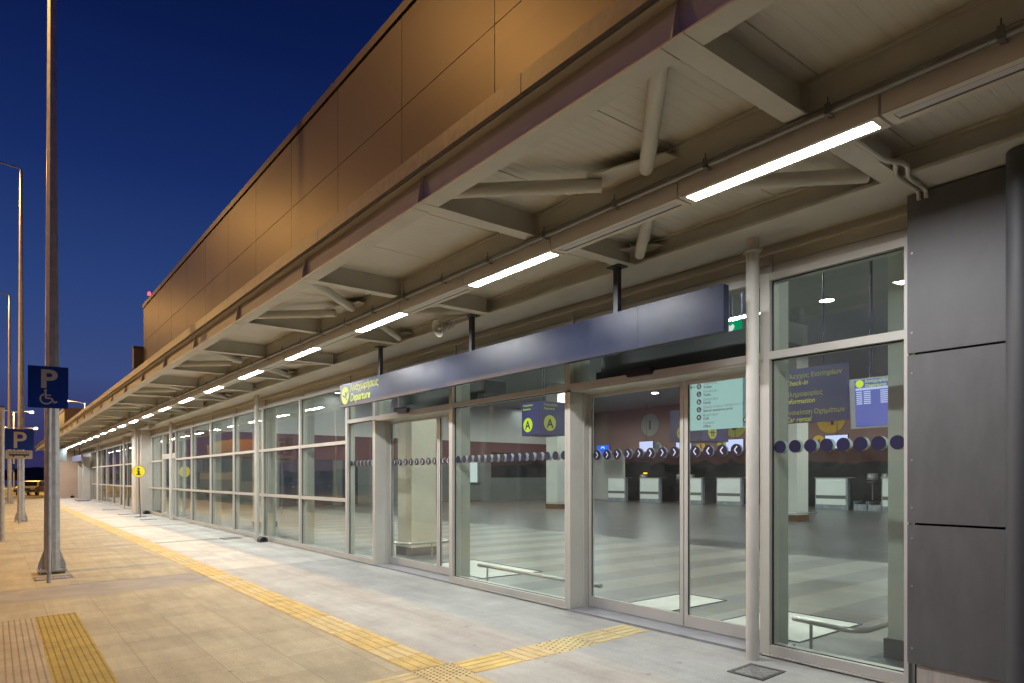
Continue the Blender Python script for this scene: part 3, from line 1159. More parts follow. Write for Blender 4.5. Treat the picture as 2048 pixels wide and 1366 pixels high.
# far entrance portal with two pale pillars and the projecting end block
b = MB()
b.box(4.66, 5.06, 52.1, 52.5, -0.02, 2.9)
b.box(4.66, 5.06, 55.2, 55.6, -0.02, 2.9)
b.box(5.062, 5.3, 51.75, 59.3, 2.55, 3.2)
b.build('entrance_pillar', M_frame, BLD)
b = MB()
b.box(5.16, 5.19, 51.8, 59.3, 0.05, 2.54)
b.build('entrance_pane', M_glass, BLD)
b = MB()
b.box(3.75, 12, 59.45, 74, -0.05, 3.46)
b.build('end_block', M_plaster, BLD)
b = MB()
b.box(XW, 16, 71, 82, -0.3, 7.5)
b.box(XW - 0.06, 16.05, 70.94, 82, 7.5, 7.72)
b.build('far_block', mat('far_block_clad', (0.26, 0.19, 0.14), 0.6, var=0.06), BLD)
b = MB()
b.box(4.3, 4.92, 72, 72.5, 4.3, 5.6)
b.tube([(4.6, 72.2, 3.4), (4.6, 72.2, 4.3)], 0.12)
b.build('hopper_box', M_darksteel, BLD)

# hall interior ---------------------------------------------
HX1, HY0, HY1, HZ = 33.2, -4.0, 34.0, 6.0
b = MB()
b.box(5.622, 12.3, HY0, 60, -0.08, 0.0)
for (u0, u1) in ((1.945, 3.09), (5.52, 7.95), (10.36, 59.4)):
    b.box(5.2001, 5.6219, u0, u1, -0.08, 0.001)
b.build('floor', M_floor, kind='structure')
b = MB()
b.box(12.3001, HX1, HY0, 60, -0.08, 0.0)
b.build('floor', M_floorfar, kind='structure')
b = MB()
b.box(5.25, HX1, HY0, HY1, HZ, HZ + 0.2)
b.box(5.235, 5.31, 1.93, HY1, 3.49, HZ)
b.build('ceiling', M_ceil, kind='structure')
b = MB()
b.box(5.24, 20, HY1 + 0.2, 60, 3.9, 4.0)
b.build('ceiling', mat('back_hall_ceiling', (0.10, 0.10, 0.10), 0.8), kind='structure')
b = MB()
b.box(HX1, HX1 + 0.2, HY0, HY1, 3.05, HZ)
b.build('wall', M_taupe, kind='structure')
b = MB()
b.box(HX1, HX1 + 0.2, HY0, 30.2, 0, 3.049)
b.build('wall', M_hallblack, kind='structure')
b = MB()
b.box(HX1 - 0.002, HX1 + 0.2, 30.2, HY1, 0, 3.048)
b.build('wall', M_wallw, kind='structure')
b = MB()
b.box(5.3, HX1, HY0 - 0.2, HY0, 0, HZ)
b.build('wall', M_wallw, kind='structure')
# end wall of the hall with openings
b = MB()
b.cur = 0
b.box(5.3, HX1, HY1, HY1 + 0.2, 3.75, HZ)
b.cur = 1
b.box(5.3, 24.9, HY1, HY1 + 0.2, 2.45, 3.749)
b.box(24.9, 30.4, HY1, HY1 + 0.2, 3.1, 3.749)
b.box(30.4, HX1, HY1, HY1 + 0.2, 2.45, 3.749)
b.cur = 2
segs = [(5.3, 11.5), (12.4, 13.35), (14.35, 14.9), (15.8, 22.2), (23.9, 24.9)]
for s0, s1 in segs:
    b.box(s0, s1, HY1, HY1 + 0.2, 0, 2.449)
b.box(30.4, HX1, HY1, HY1 + 0.2, 0, 2.449)
b.box(24.9, 30.4, HY1 - 0.01, HY1 + 0.2, 0, 1.5)
b.build('wall', [M_wallw, M_maroon, M_hallgrey], kind='structure')
b = MB()
b.box(24.9, 30.4, HY1 + 0.25, HY1 + 0.4, 1.2, 3.2)
b.box(5.3, 24.9, HY1 + 2.0, HY1 + 2.2, 0, 2.6)
b.build('wall', M_hallblack, kind='structure')
b = MB()
b.box(8, 20, 58, 58.2, 0, 3.9)
b.box(20, 20.2, HY1 + 2.3, 58, 0, 3.9)
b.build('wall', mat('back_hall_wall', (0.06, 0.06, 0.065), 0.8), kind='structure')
# doors in the end wall
for i, (x0, x1) in enumerate(((11.5, 12.4), (13.35, 14.35), (14.9, 15.8))):
    b = MB()
    b.box(x0 + 0.002, x1 - 0.002, HY1 + 0.03, HY1 + 0.09, 0.01, 2.44)
    lab = ('dark blue hall door, furthest from the white wicket', 'dark blue hall door between two others in the end wall', 'dark blue hall door closest to the white wicket')[i]
    t = b.build('hall_door', mat('door_blue', (0.03, 0.035, 0.06), 0.45), label=lab, cat='door', group='dark doors in the end wall of the hall')
    h = MB()
    h.tube([(x1 - 0.12, HY1 + 0.02, 1.02), (x1 - 0.25, HY1 + 0.02, 1.02)], 0.014)
    h.build('handle', M_inox, t)
# service wicket with a bright opening
t = thing('service_wicket', 'white lit service wicket with a low grey counter at the end of the hall', 'service desk', (23.05, HY1, 0))
b = MB()
b.box(22.2, 23.9, HY1 + 0.1, HY1 + 0.16, 1.2, 2.449)
b.build('lit_opening', M_deskglow, t)
b = MB()
b.box(22.2, 23.9, HY1 - 0.28, HY1 + 0.09, 0.12, 1.12)
b.build('desk', M_hallgrey, t)
b = MB()
b.box(22.15, 23.95, HY1 - 0.36, HY1 + 0.095, 1.121, 1.19)
b.box(22.2, 23.9, HY1 - 0.25, HY1 + 0.09, 0, 0.119)
b.build('worktop', M_skirt, t)


# columns in the hall
def hall_column(x0, x1, y0, y1, z1, label, skirt=M_skirt, skh=0.16, m=M_cream):
    t = thing('hall_column', label, 'column', ((x0 + x1) / 2, (y0 + y1) / 2, 0), 'square columns in the hall')
    b = MB()
    b.box(x0, x1, y0, y1, skh, z1)
    b.build('shaft', m, t)
    b = MB()
    e = 0.025
    b.box(x0 - e, x1 + e, y0 - e, y1 + e, 0, skh + 0.001)
    b.build('skirting', skirt, t)
    return t


M_colg = mat('column_green_white', (0.50, 0.54, 0.47), 0.5)
hall_column(5.87, 6.45, 1.85, 2.42, HZ, 'square column inside the pane next to the grey cladding', m=M_colg)
hall_column(6.26, 6.80, 11.11, 11.65, HZ, 'cream square column behind the door under the Departure lettering')
hall_column(6.26, 6.80, 20.4, 20.95, HZ, 'cream square column behind the gridded glazing')
hall_column(21.45, 22.2, 11.75, 12.55, HZ, 'pale square column under the check-in and car rental sign', M_wood, 0.22, M_wallw)
hall_column(21.2, 22.0, 23.6, 24.4, HZ, 'pale square column between the wicket and the check-in desks', M_wood, 0.22, M_wallw)


def rail(pts, posts, label, r=0.024):
    t = thing('guard_rail', label, 'rail', (posts[0][0], posts[0][1], 0), 'low steel guard rails')
    b = MB()
    b.tube(pts, r, 12)
    b.build('bar', M_inox, t)
    for (x, y) in posts:
        p = MB()
        p.tube([(x, y, 0), (x, y, pts[0][2] - 0.012)], 0.014, 10)
        p.build('post', M_inox, t)
    return t


def arc(cx, cy_, r, a0, a1, z, n=7):
    return [(cx + r * math.cos(R(a0 + (a1 - a0) * i / n)), cy_ + r * math.sin(R(a0 + (a1 - a0) * i / n)), z) for i in range(n + 1)]


rail([(5.60, 3.10, .25)] + arc(5.66, 2.62, .14, 180, 270, .25) + [(6.7, 2.48, .25)], [(5.585, 2.93), (6.5, 2.48)], 'bent low steel rail round the column by the grey cladding')
rail([(5.46, 7.76, .25), (5.50, 5.37, .25)], [(5.465, 7.55), (5.495, 5.6)], 'straight low steel rail behind the pane between the two sliding doors')
rail([(5.95, 11.7, .27)] + arc(6.1, 11.0, .15, 180, 270, .27) + [(6.85, 10.85, .27)] + arc(6.85, 11.0, .15, 270, 360, .27) + [(7.0, 11.7, .27)], [(6.0, 11.5), (6.55, 10.85)], 'low steel rail round the cream column behind the far sliding door')
rail([(21.3, 12.8, .3)] + arc(21.4, 11.65, .15, 180, 270, .3) + [(22.3, 11.5, .3)], [(21.28, 12.4), (22.0, 11.5)], 'low steel rail round the column under the car rental sign')
rail([(21.0, 24.6, .3)] + arc(21.15, 23.5, .15, 180, 270, .3) + [(22.1, 23.35, .3)], [(20.99, 24.3), (21.7, 23.35)], 'low steel rail round the column beyond the A sign')

# unfinished mat wells at the doors
for i, (x0, x1, y0, y1) in enumerate(((5.94, 7.0, 4.74, 5.36), (5.75, 6.96, 3.13, 4.09), (5.70, 6.85, 8.0, 9.88))):
    b = MB()
    b.box(x0, x1, y0, y1, 0.0015, 0.005)
    b.build('mat_well', M_matpit, kind='structure')
    e = MB()
    for (a0, a1, c0, c1) in ((x0 - .012, x1 + .012, y0 - .012, y0), (x0 - .012, x1 + .012, y1, y1 + .012), (x0 - .012, x0, y0, y1), (x1, x1 + .012, y0, y1)):
        e.box(a0, a1, c0, c1, 0.0015, 0.012)
    e.build('mat_well_trim', M_skirt, kind='structure')

# air curtains over the doors
for (y0, y1, lab) in ((3.14, 5.42, 'black air curtain over the sliding door nearest the grey cladding'), (7.72, 10.3, 'black air curtain over the sliding door below the Departure lettering')):
    t = thing('air_curtain', lab, 'air curtain', (5.7, (y0 + y1) / 2, 2.7), 'air curtains over the doors')
    b = MB()
    b.box(5.55, 5.92, y0, y1, 2.71, 2.90)
    b.build('casing', M_black, t)
    b = MB()
    for k in range(10):
        yy = y0 + 0.1 + k * (y1 - y0 - 0.2) / 10
        b.box(5.58, 5.86, yy, yy + (y1 - y0) / 16, 2.702, 2.7095)
    b.build('outlet', M_darksteel, t)
    b = MB()
    b.box(5.44, 5.53, y0 + 0.03, y1 - 0.03, 2.555, 2.70)
    b.build('door_drive', M_black, t)


# check-in desks ----------------------------------------------
def desk_parts(t):
    b = MB()
    b.box(-0.02, 0.0, -0.70, 0.70, 0.66, 1.47)
    b.box(-0.02, 0.0, -0.70, 0.70, 0.22, 0.50)
    b.build('front_panel', M_counter, t, local=True)
    b = MB()
    b.box(0.0, 0.06, -0.70, 0.70, 0.2, 1.46)
    b.build('recess', M_hallgrey, t, local=True)
    b = MB()
    b.box(-0.025, 0.20, -0.80, -0.702, 0, 1.47)
    b.box(-0.025, 0.20, 0.702, 0.74, 0, 1.47)
    b.box(-0.015, 0.05, -0.70, 0.70, 0, 0.199)
    b.build('marble_surround', M_marble, t, local=True)
    b = MB()
    b.box(-0.05, 0.35, -0.98, 0.78, 1.472, 1.50)
    b.build('worktop', M_inox, t, local=True)


desks = [28.93, 26.26, 23.25, 20.81, 18.1, 15.31, 12.3, 9.4]
dlab = ['white check-in desk beside the pale wall, first of the row', 'white check-in desk below the big grey 1 disc', 'white check-in desk, first one right of the door leaf joint',
        'white check-in desk below the two lit screens by the downpipe', 'white check-in desk hidden mostly by the pale column', 'white check-in desk below the car rental sign, beside the baggage belts',
        'white check-in desk cut off by the near square column', 'last white check-in desk, behind the near column']
D0 = thing('checkin_desk', dlab[0], 'check-in desk', (31, desks[0], 0), 'check-in desks along the back of the hall')
desk_parts(D0)
for y, lb in zip(desks[1:], dlab[1:]):
    dup(D0, (31, y, 0), lb)
# swivel chairs behind desks
C0 = thing('desk_chair', 'grey shell chair between the first and second check-in desks', 'chair', (32.0, 27.55, 0), 'grey chairs behind the check-in desks')
b = MB()
b.lathe([(0.24, 1.38), (0.25, 1.4), (0.23, 1.68), (0.21, 1.69), (0.2, 1.4)], (0, 0, 0), (0, 0, 1), 18)
b.build('backrest', M_chair, C0, local=True)
b = MB()
b.lathe([(0.0, 1.24), (0.22, 1.24), (0.24, 1.27), (0.22, 1.31), (0, 1.32)], (0, 0, 0), (0, 0, 1), 16)
b.build('seat', M_skirt, C0, local=True)
b = MB()
b.tube([(0, 0, 0.06), (0, 0, 1.24)], 0.03)
for k in range(5):
    a = 2 * math.pi * k / 5
    b.tube([(0, 0, 0.1), (0.3 * math.cos(a), 0.3 * math.sin(a), 0.03)], 0.02, 6)
b.build('pedestal', M_inox, C0, local=True)
for (x, y, lb) in ((32.0, 24.75, 'grey shell chair seen at the joint of the sliding leaves'), (32.0, 24.0 - 0.2 + 0.9 - 1.6 + 0.9, 'grey shell chair just right of the sliding leaf joint'),
                   (32.2, 13.95, 'grey shell chair left of the two beside the baggage belts'), (32.2, 12.75 + 0.55, 'grey shell chair right of the two beside the baggage belts')):
    dup(C0, (x, y, 0), lb)
# baggage belts
for i, yc in enumerate((13.95, 13.32)):
    t = thing('baggage_belt', ('grey baggage belt beside the car rental desk', 'grey baggage belt beside the near square column')[i], 'conveyor belt', (31.4, yc, 0), 'baggage belts at check-in')
    b = MB()
    b.box(30.95, 32.8, yc - 0.29, yc - 0.25, 0, 0.42)
    b.box(30.95, 32.8, yc + 0.25, yc + 0.29, 0, 0.42)
    b.box(30.94, 30.98, yc - 0.249, yc + 0.249, 0, 0.28)
    b.build('side_frame', M_marble, t)
    b = MB()
    b.add([(30.98, yc - 0.249, 0.26), (30.98, yc + 0.249, 0.26), (32.8, yc + 0.249, 0.55), (32.8, yc - 0.249, 0.55)], [(0, 3, 2, 1)])
    b.build('belt', M_hallblack, t)

# screens above the desks
scr = [(26.95, 3.40, 'lit white screen over the desk below the grey 1 disc'), (24.15, 3.30, 'lit white screen left of the two by the amber 2 disc'), (20.8, 3.25, 'lit white screen beside the downpipe'),
       (15.3, 3.2, 'lit white screen below the car rental sign'), (12.35, 3.2, 'lit white screen beside the near square column')]
for y, z, lb in scr:
    t = thing('check_in_screen', lb, 'screen', (31.6, y, z), 'lit screens over the check-in desks')
    b = MB()
    b.box(31.52, 31.6, y - 0.56, y + 0.56, z - 0.34, z + 0.34)
    b.build('casing', M_black, t)
    b = MB()
    b.box(31.513, 31.519, y - 0.53, y + 0.53, z - 0.31, z + 0.31)
    b.build('display', M_screen, t)
    b = MB()
    b.tube([(31.58, y, z + 0.34), (31.58, y, HZ)], 0.02, 6)
    b.build('hanger', M_skirt, t)
t = thing('blue_screen', 'blue lit screen with a pale round emblem above the first check-in desk', 'screen', (31.6, 30.6, 3.3))
b = MB()
b.box(31.52, 31.6, 30.0, 31.2, 2.95, 3.65)
b.build('casing', M_black, t)
b = MB()
b.box(31.513, 31.519, 30.03, 31.17, 2.98, 3.62)
b.build('display', M_screenblue, t)
b = MB()
b.ring(face_street(31.51, 30.62, 3.36), 0.10, 0.19, 0, 0.003, 10, 170, 14)
b.build('emblem', M_glowcyan, t)

# number discs on the back wall
for (y, z, r, num, m, lb) in ((26.63, 4.70, 0.72, '1', mat('disc_grey', (0.36, 0.42, 0.385), 0.6), 'big grey disc with 1 on the taupe back wall'),
                              (23.35, 4.75, 0.72, '2', M_limedim, 'big yellow disc behind the pale directory'),
                              (20.75, 4.35, 0.72, '3', M_limedim, 'big yellow disc beside the downpipe behind the directory'),
                              (15.55, 4.3, 0.72, '4', M_amber, 'big yellow disc partly behind the car rental sign'),
                              (26.0, 3.32, 0.30, '1', mat('disc_grey_pale', (0.33, 0.42, 0.42), 0.6), 'small grey disc with 1 beside a lit screen'),
                              (22.95, 3.26, 0.30, '2', M_amber, 'small amber disc with 2 between two lit screens'),
                              (21.55, 3.32, 0.30, '3', M_lime, 'small lime disc with 3 left of a lit screen'),
                              (16.15, 3.25, 0.30, '4', M_amber, 'small amber disc below the car rental sign')):
    xx = HX1 - 0.02 if r > 0.5 else 31.9
    y, z = y * xx / 31.5, 1.5 + (z - 1.5) * xx / 31.5
    t = thing('number_disc', lb, 'sign', (xx, y, z), 'number discs at check-in')
    fr = face_street(xx, y, z)
    b = MB()
    b.disc(fr, r, 0, 0.015, 40)
    b.build('plate', m, t)
    b = MB()
    b.text(fr, num, r * 1.05, 0, -r * 0.37, 0.018, 0, 0.05, 'CENTER')
    b.build('numeral', M_maroon if num == '1' else M_purple, t)


# hanging signs in the hall -------------------------------------
def hanger_rods(t, x, ys, z0, z1=HZ):
    b = MB()
    for y in ys:
        b.tube([(x, y, z0), (x, y, z1)], 0.018, 8)
    b.build('hanger', M_navydot, t)


t = thing('hanging_directory', 'navy hanging board listing check-in, information and car rental in yellow', 'sign', (12.5, 7.0, 2.6))
b = MB()
b.box(12.5, 12.62, 5.89, 8.05, 2.58, 3.645)
b.build('board', M_navyin, t)
fr = face_street(12.5, 7.19, 2.58)
b1, b2 = MB(), MB()
for k, (gr, en) in enumerate((('Έλεγχος Εισιτηρίων', 'Check-in'), ('Πληροφορίες', 'Information'), ('Ενοικίαση Οχημάτων', 'Car rental'))):
    yb_ = 1.065 - 0.36 * k
    b1.text(fr, gr, 0.128, 0.10, yb_ - 0.185, 0.003, 0, 0.004, sx=0.93)
    b2.text(fr, en, 0.138, 0.10, yb_ - 0.325, 0.003, 0.22, 0.008, sx=0.93)
M_signtxt1 = mat('sign_olive', (0.42, 0.40, 0.08), 0.6)
M_signtxt2 = mat('sign_yellow_text', (0.62, 0.60, 0.06), 0.6)
b1.build('lettering', M_signtxt1, t)
b2.build('lettering', M_signtxt2, t)
hanger_rods(t, 12.56, (6.35, 7.7), 3.645)

t = thing('departures_screen', 'bright departures board tilted down, half wrapped in film', 'screen', (13.5, 5.5, 2.5))
fr = Fr((13.5, 6.26, 2.47), (0, -1, 0), (-0.08, 0, 1))
b = MB()
b.fbox(fr, 0, 1.7, 0, 0.98, -0.12, 0)
b.build('casing', mat('plastic_film', (0.5, 0.52, 0.55), 0.3), t)
b = MB()
b.fbox(fr, 0.1, 1.66, 0.04, 0.95, 0.001, 0.004)
b.build('display', emit('board_blue', (0.16, 0.20, 0.62), 0.75), t)
b = MB()
b.fbox(fr, 0.12, 1.64, 0.745, 0.79, 0.005, 0.007)
b.disc(fr, 0.001, 0.004, 0.005, 6)
for r_ in range(7):
    for (c0, c1) in ((0.13, 0.24), (0.27, 0.40), (0.58, 0.74), (0.8, 1.0)):
        b.fbox(fr, c0, c1, 0.70 - 0.038 * r_, 0.722 - 0.038 * r_, 0.005, 0.007)
b.build('flight_rows', emit('board_rows', (0.55, 0.62, 1.0), 1.0), t)
b = MB()
b.disc(fr, 0.075, 0.005, 0.008, 24, 0.2, 0.875)
b.text(fr, 'Αναχωρήσεις', 0.085, 0.30, 0.885, 0.006, 0, 0.01)
b.text(fr, 'Departures', 0.085, 0.30, 0.80, 0.006, 0.2, 0.01)
b.build('heading', M_limelit, t)
b = MB()
b.tube([(13.55, 5.9, 3.44), (13.55, 5.9, HZ)], 0.03, 8)
b.tube([(13.55, 5.0, 3.44), (13.55, 5.0, HZ)], 0.03, 8)
b.build('hanger', M_navydot, t)

t = thing('facilities_sign', 'pale lit directory with purple toilet, family and café pictograms', 'sign', (12.5, 8.7, 2.57))
b = MB()
b.box(12.5, 12.6, 7.75, 9.44, 2.57, 3.64)
b.build('lightbox', M_lightbox, t)
fr = face_street(12.5, 9.44, 2.57)
rows = [('Τουαλέτες', 'Toilets'), ('Τουαλέτα', 'Toilet'), ('Οικογένεια', 'Family'), ('Σημείο Ατόμων Χρηζόντων Βοήθεια', 'Special assistance point'), ('Καφετέρια', 'Café'), ('Γραφείο', 'Office')]
b1, b2, b3, b4 = MB(), MB(), MB(), MB()
for k, (gr, en) in enumerate(rows):
    yc = 0.985 - 0.175 * k
    b1.text(fr, gr, 0.074, 0.40, yc + 0.012, 0.002)
    b2.text(fr, en, 0.080, 0.40, yc - 0.065, 0.002, 0.12, 0.012)
    if k < 5:
        b3.disc(fr, 0.062, 0.0005, 0.002, 24, 0.285, yc - 0.005)
        if k == 0:
            for s_ in (-0.02, 0.02):
                b4.fbox(fr, 0.285 + s_ - 0.009, 0.285 + s_ + 0.009, yc - 0.042, yc + 0.02, 0.003, 0.004)
                b4.disc(fr, 0.009, 0.003, 0.004, 10, 0.285 + s_, yc + 0.03)
        elif k in (1, 3):
            b4.disc(fr, 0.009, 0.003, 0.004, 10, 0.28, yc + 0.03)
            b4.stroke(fr, [(0.28, yc + 0.018), (0.28, yc - 0.01), (0.302, yc - 0.012), (0.312, yc - 0.035)], 0.012, 0.003, 0.004)
            b4.ring(fr, 0.018, 0.026, 0.0035, 0.0045, 150, 340, 10, 0.283, yc - 0.018)
        elif k == 2:
            b4.disc(fr, 0.011, 0.003, 0.004, 10, 0.272, yc + 0.025)
            b4.fbox(fr, 0.258, 0.286, yc - 0.042, yc + 0.012, 0.003, 0.004)
            b4.disc(fr, 0.008, 0.003, 0.004, 10, 0.305, yc + 0.0)
            b4.fbox(fr, 0.296, 0.314, yc - 0.042, yc - 0.01, 0.003, 0.004)
        else:
            b4.fbox(fr, 0.262, 0.302, yc - 0.022, yc + 0.022, 0.003, 0.004)
            b4.ring(fr, 0.008, 0.014, 0.003, 0.004, -90, 90, 8, 0.302, yc + 0.002)
            b4.fbox(fr, 0.255, 0.312, yc - 0.036, yc - 0.028, 0.003, 0.004)
b3.stroke(fr, [(0.19, 0.98), (0.06, 0.98)], 0.014, 0.001, 0.002)
b3.stroke(fr, [(0.10, 1.03), (0.055, 0.98), (0.10, 0.93)], 0.014, 0.0012, 0.0022)
b3.disc(fr, 0.064, 0.0005, 0.002, 24, 1.46, 0.15)
for s_ in (-0.025, 0, 0.025):
    b4.fbox(fr, 1.46 + s_ - 0.008, 1.46 + s_ + 0.008, 0.12, 0.17, 0.003, 0.004)
    b4.disc(fr, 0.008, 0.003, 0.004, 8, 1.46 + s_, 0.182)
b3.stroke(fr, [(1.56, 0.15), (1.66, 0.15)], 0.014, 0.001, 0.002)
b1.build('lettering', mat('sign_grey', (0.16, 0.17, 0.18), 0.6), t)
b2.build('lettering', M_purple, t)
b3.build('pictogram_disc', M_purple, t)
b4.build('pictogram', M_lightbox, t)
hanger_rods(t, 12.55, (8.1, 9.1), 3.64)

# box sign with A
t = thing('gate_sign', 'hanging box sign with a big lime A disc on two faces', 'sign', (11.4, 13.3, 2.62))
b = MB()
b.box(11.012, 11.9, 12.912, 13.66, 2.60, 3.47)
b.build('casing', M_navyin, t)
fr = face_street(11.012, 13.66, 2.60)
b = MB()
b.fbox(fr, 0.01, 0.735, 0.012, 0.86, 0.0, 0.006)
b.build('lit_face', M_navylit, t)
b = MB()
b.disc(fr, 0.185, 0.007, 0.010, 32, 0.26, 0.27)
b.text(fr, 'Αναχωρήσεις', 0.062, 0.06, 0.765, 0.008, 0, 0.012)
b.text(fr, 'Departures', 0.066, 0.06, 0.665, 0.008, 0.2, 0.014)
b.build('lit_disc', M_limelit, t)
b = MB()
b.text(fr, 'A', 0.30, 0.26, 0.165, 0.013, 0, 0.02, 'CENTER')
b.build('letter', M_navydot, t)
fr = face_south(11.012, 12.912, 2.60)
b = MB()
b.disc(fr, 0.205, 0.001, 0.004, 32, 0.33, 0.31)
b.text(fr, 'Αναχωρήσεις', 0.075, 0.12, 0.76, 0.002, 0, 0.01)
b.text(fr, 'Departures', 0.08, 0.12, 0.66, 0.002, 0.2, 0.012)
b.build('disc', M_limedim, t)
b = MB()
b.text(fr, 'A', 0.32, 0.33, 0.195, 0.008, 0, 0.02, 'CENTER')
b.build('letter', M_navydot, t)
hanger_rods(t, 11.45, (13.28,), 3.47)

t = thing('baggage_sign', 'dark hanging box sign with lime crossed-fork discs below the pale directory', 'sign', (16.5, 12, 2.6))
b = MB()
b.box(16.0, 17.3, 11.62, 12.75, 2.56, 3.5)
b.build('casing', M_navyin, t)
b, c_ = MB(), MB()
for fr, cx_ in ((face_street(16.0, 12.75, 2.56), 0.45), (face_south(16.0, 11.62, 2.56), 0.5)):
    b.disc(fr, 0.2, 0.001, 0.004, 30, cx_, 0.26)
    for s_ in (-0.045, 0.02, 0.075):
        c_.fbox(fr, cx_ + s_ - 0.012, cx_ + s_ + 0.012, 0.14, 0.37, 0.005, 0.007)
    c_.fbox(fr, cx_ - 0.15, cx_ + 0.15, 0.24, 0.265, 0.008, 0.009)
b.build('disc', M_limedim, t)
c_.build('pictogram', M_navydot, t)
hanger_rods(t, 16.6, (12.2,), 3.5)

t = thing('first_aid_sign', 'small green lit sign with a white heart, hanging behind the Departure board end', 'sign', (8.15, 5.4, 3.5))
b = MB()
b.box(8.15, 8.18, 5.28, 5.60, 3.50, 3.69)
b.build('plate', M_green, t)
fr = face_street(8.15, 5.44, 3.595)
b = MB()
b.prism(fr, [(0, -0.07), (0.06, -0.005), (0.062, 0.03), (0.035, 0.055), (0.0, 0.03), (-0.035, 0.055), (-0.062, 0.03), (-0.06, -0.005)], 0.001, 0.004)
b.build('heart', M_whitelit, t)
hanger_rods(t, 8.165, (5.44,), 3.69)

# small amber standby lamp near the desks
b = MB()
b.box(31.2, 31.24, 26.62, 26.9, 1.72, 1.80)
tag(b.build('indicator_lamp', M_warmdot), 'tiny amber indicator light over the desk below the grey 1 disc', 'light')

# downlights
hl = []
for i, x in enumerate((7.2, 12.0, 16.6, 22.2, 27.6)):
    for j, y in enumerate((0.3, 8.3, 16.3, 23.0, 29.0)):
        hl.append((x, y))
for x in (9.5, 14.3, 20.0, 27.2):
    hl.append((x, 33.35))
P0 = None
rn = ['nearest the glazing', 'second from the glazing', 'third from the glazing', 'fourth from the glazing', 'nearest the check-in wall']
cn = ['first', 'second', 'third', 'fourth', 'last']
wn = ['nearest the glazing', 'second from the glazing', 'third from the glazing', 'nearest the check-in wall']
for k, (x, y) in enumerate(hl):
    lb = ('round downlight in the ceiling row %s, %s along it' % (rn[k // 5], cn[k % 5])) if k < 25 else 'round downlight washing the end wall, %s' % wn[k - 25]
    if P0 is None:
        P0 = thing('downlight', lb, 'ceiling light', (x, y, HZ), 'round downlights in the hall ceiling')
        b = MB()
        b.lathe([(0.16, 0.0), (0.20, -0.01), (0.20, -0.03), (0.17, -0.035), (0.155, -0.02)], (0, 0, 0), (0, 0, 1), 20)
        b.build('bezel', M_white, P0, local=True)
        b = MB()
        b.add([(0.155 * math.cos(a * math.pi / 10), 0.155 * math.sin(a * math.pi / 10), -0.022) for a in range(20)], [tuple(range(19, -1, -1))])
        ln_ = b.build('lens', M_hallled, P0, local=True)
        washer_lens = ln_.data.copy()
        washer_lens.materials[0] = emit('washer_lens', (0.93, 0.98, 1.0), 42.0)
    else:
        o = dup(P0, (x, y, HZ), lb)
        if k >= 25:      # small wall washers, much weaker than the hall downlights
            for c in o.children:
                if c.name.startswith('lens'):
                    c.data = washer_lens

# ------------------------------------------------------------------ canopy
CAN = thing('canopy', 'long beige steel canopy over the pavement with ribbed soffit', 'canopy', (3.6, 0, 3.47))
ZB, ZC = 3.47, 3.672
XE, XM, XWB0, XWB1 = 2.41, 3.60, 4.68, 5.20
BY = [1.91 + 2.29 * k for k in range(-2, 26)]
YC0, YC1 = BY[0] - 0.4, 60.9
# outer edge beam
b = MB()
cuts = [YC0] + BY + [YC1]
for i in range(len(cuts) - 1):      # lower flange stops a finger short of every cross beam
    b.box(XE, XE + 0.14, cuts[i] + (0.068 if i else 0), cuts[i + 1] - 0.068, ZB, ZB + 0.012)
b.box(XE + 0.062, XE + 0.074, YC0, YC1, ZB + 0.0121, ZC + 0.02)
b.box(XE, XE + 0.14, YC0, YC1, ZC + 0.0201, ZC + 0.032)
b.build('edge_beam', M_steel, CAN)
b = MB()
for y in BY:
    b.prism(Fr((XE + 0.061, y + 0.004, ZB + 0.013), (-1, 0, 0), (0, 0, 1)), [(0, 0), (0.058, 0), (0.02, ZC - ZB + 0.005), (0, ZC - ZB + 0.005)], 0, 0.008)
b.build('stiffener', M_steel, CAN)
b = MB()
yy = YC0
while yy < YC1:
    y2 = min(yy + 3.0, YC1)
    b.box(XE - 0.055, XE - 0.052, yy + 0.003, y2 - 0.003, ZC + 0.01, ZC + 0.125)
    b.box(XE - 0.0515, XE + 0.3, yy + 0.003, y2 - 0.003, ZC + 0.121, ZC + 0.125)
    b.box(XE - 0.0515, XE - 0.02, yy + 0.003, y2 - 0.003, ZC + 0.01, ZC + 0.013)
    yy = y2
b.build('gutter_coping', M_galvdark, CAN)
# roof sheet above
b = MB()
b.box(XE + 0.15, XW - 0.002, YC0, YC1, ZC + 0.06, ZC + 0.10)
b.build('roof_sheet', mat('roof_sheet', (0.25, 0.24, 0.23), 0.6), CAN)
# cross beams
for y in BY:
    b = MB()
    for (x0, x1) in ((XE + 0.145, XM - 0.075), (XM + 0.075, XWB0)):
        b.box(x0 - (0.147 if x0 < 3 else 0), x1, y - 0.062, y + 0.062, ZB + 0.0005, ZB + 0.011)
        b.box(x0, x1, y - 0.004, y + 0.004, ZB + 0.0111, ZC - 0.002)
    b.box(XM - 0.083, XM - 0.0755, y - 0.05, y + 0.05, ZB + 0.015, ZC - 0.004)
    b.box(XM - 0.10, XM - 0.0835, y + 0.015, y + 0.03, ZB + 0.05, ZB + 0.065)
    b.box(XM - 0.10, XM - 0.0835, y + 0.015, y + 0.03, ZB + 0.13, ZB + 0.145)
    b.build('cross_beam', M_steel, CAN)
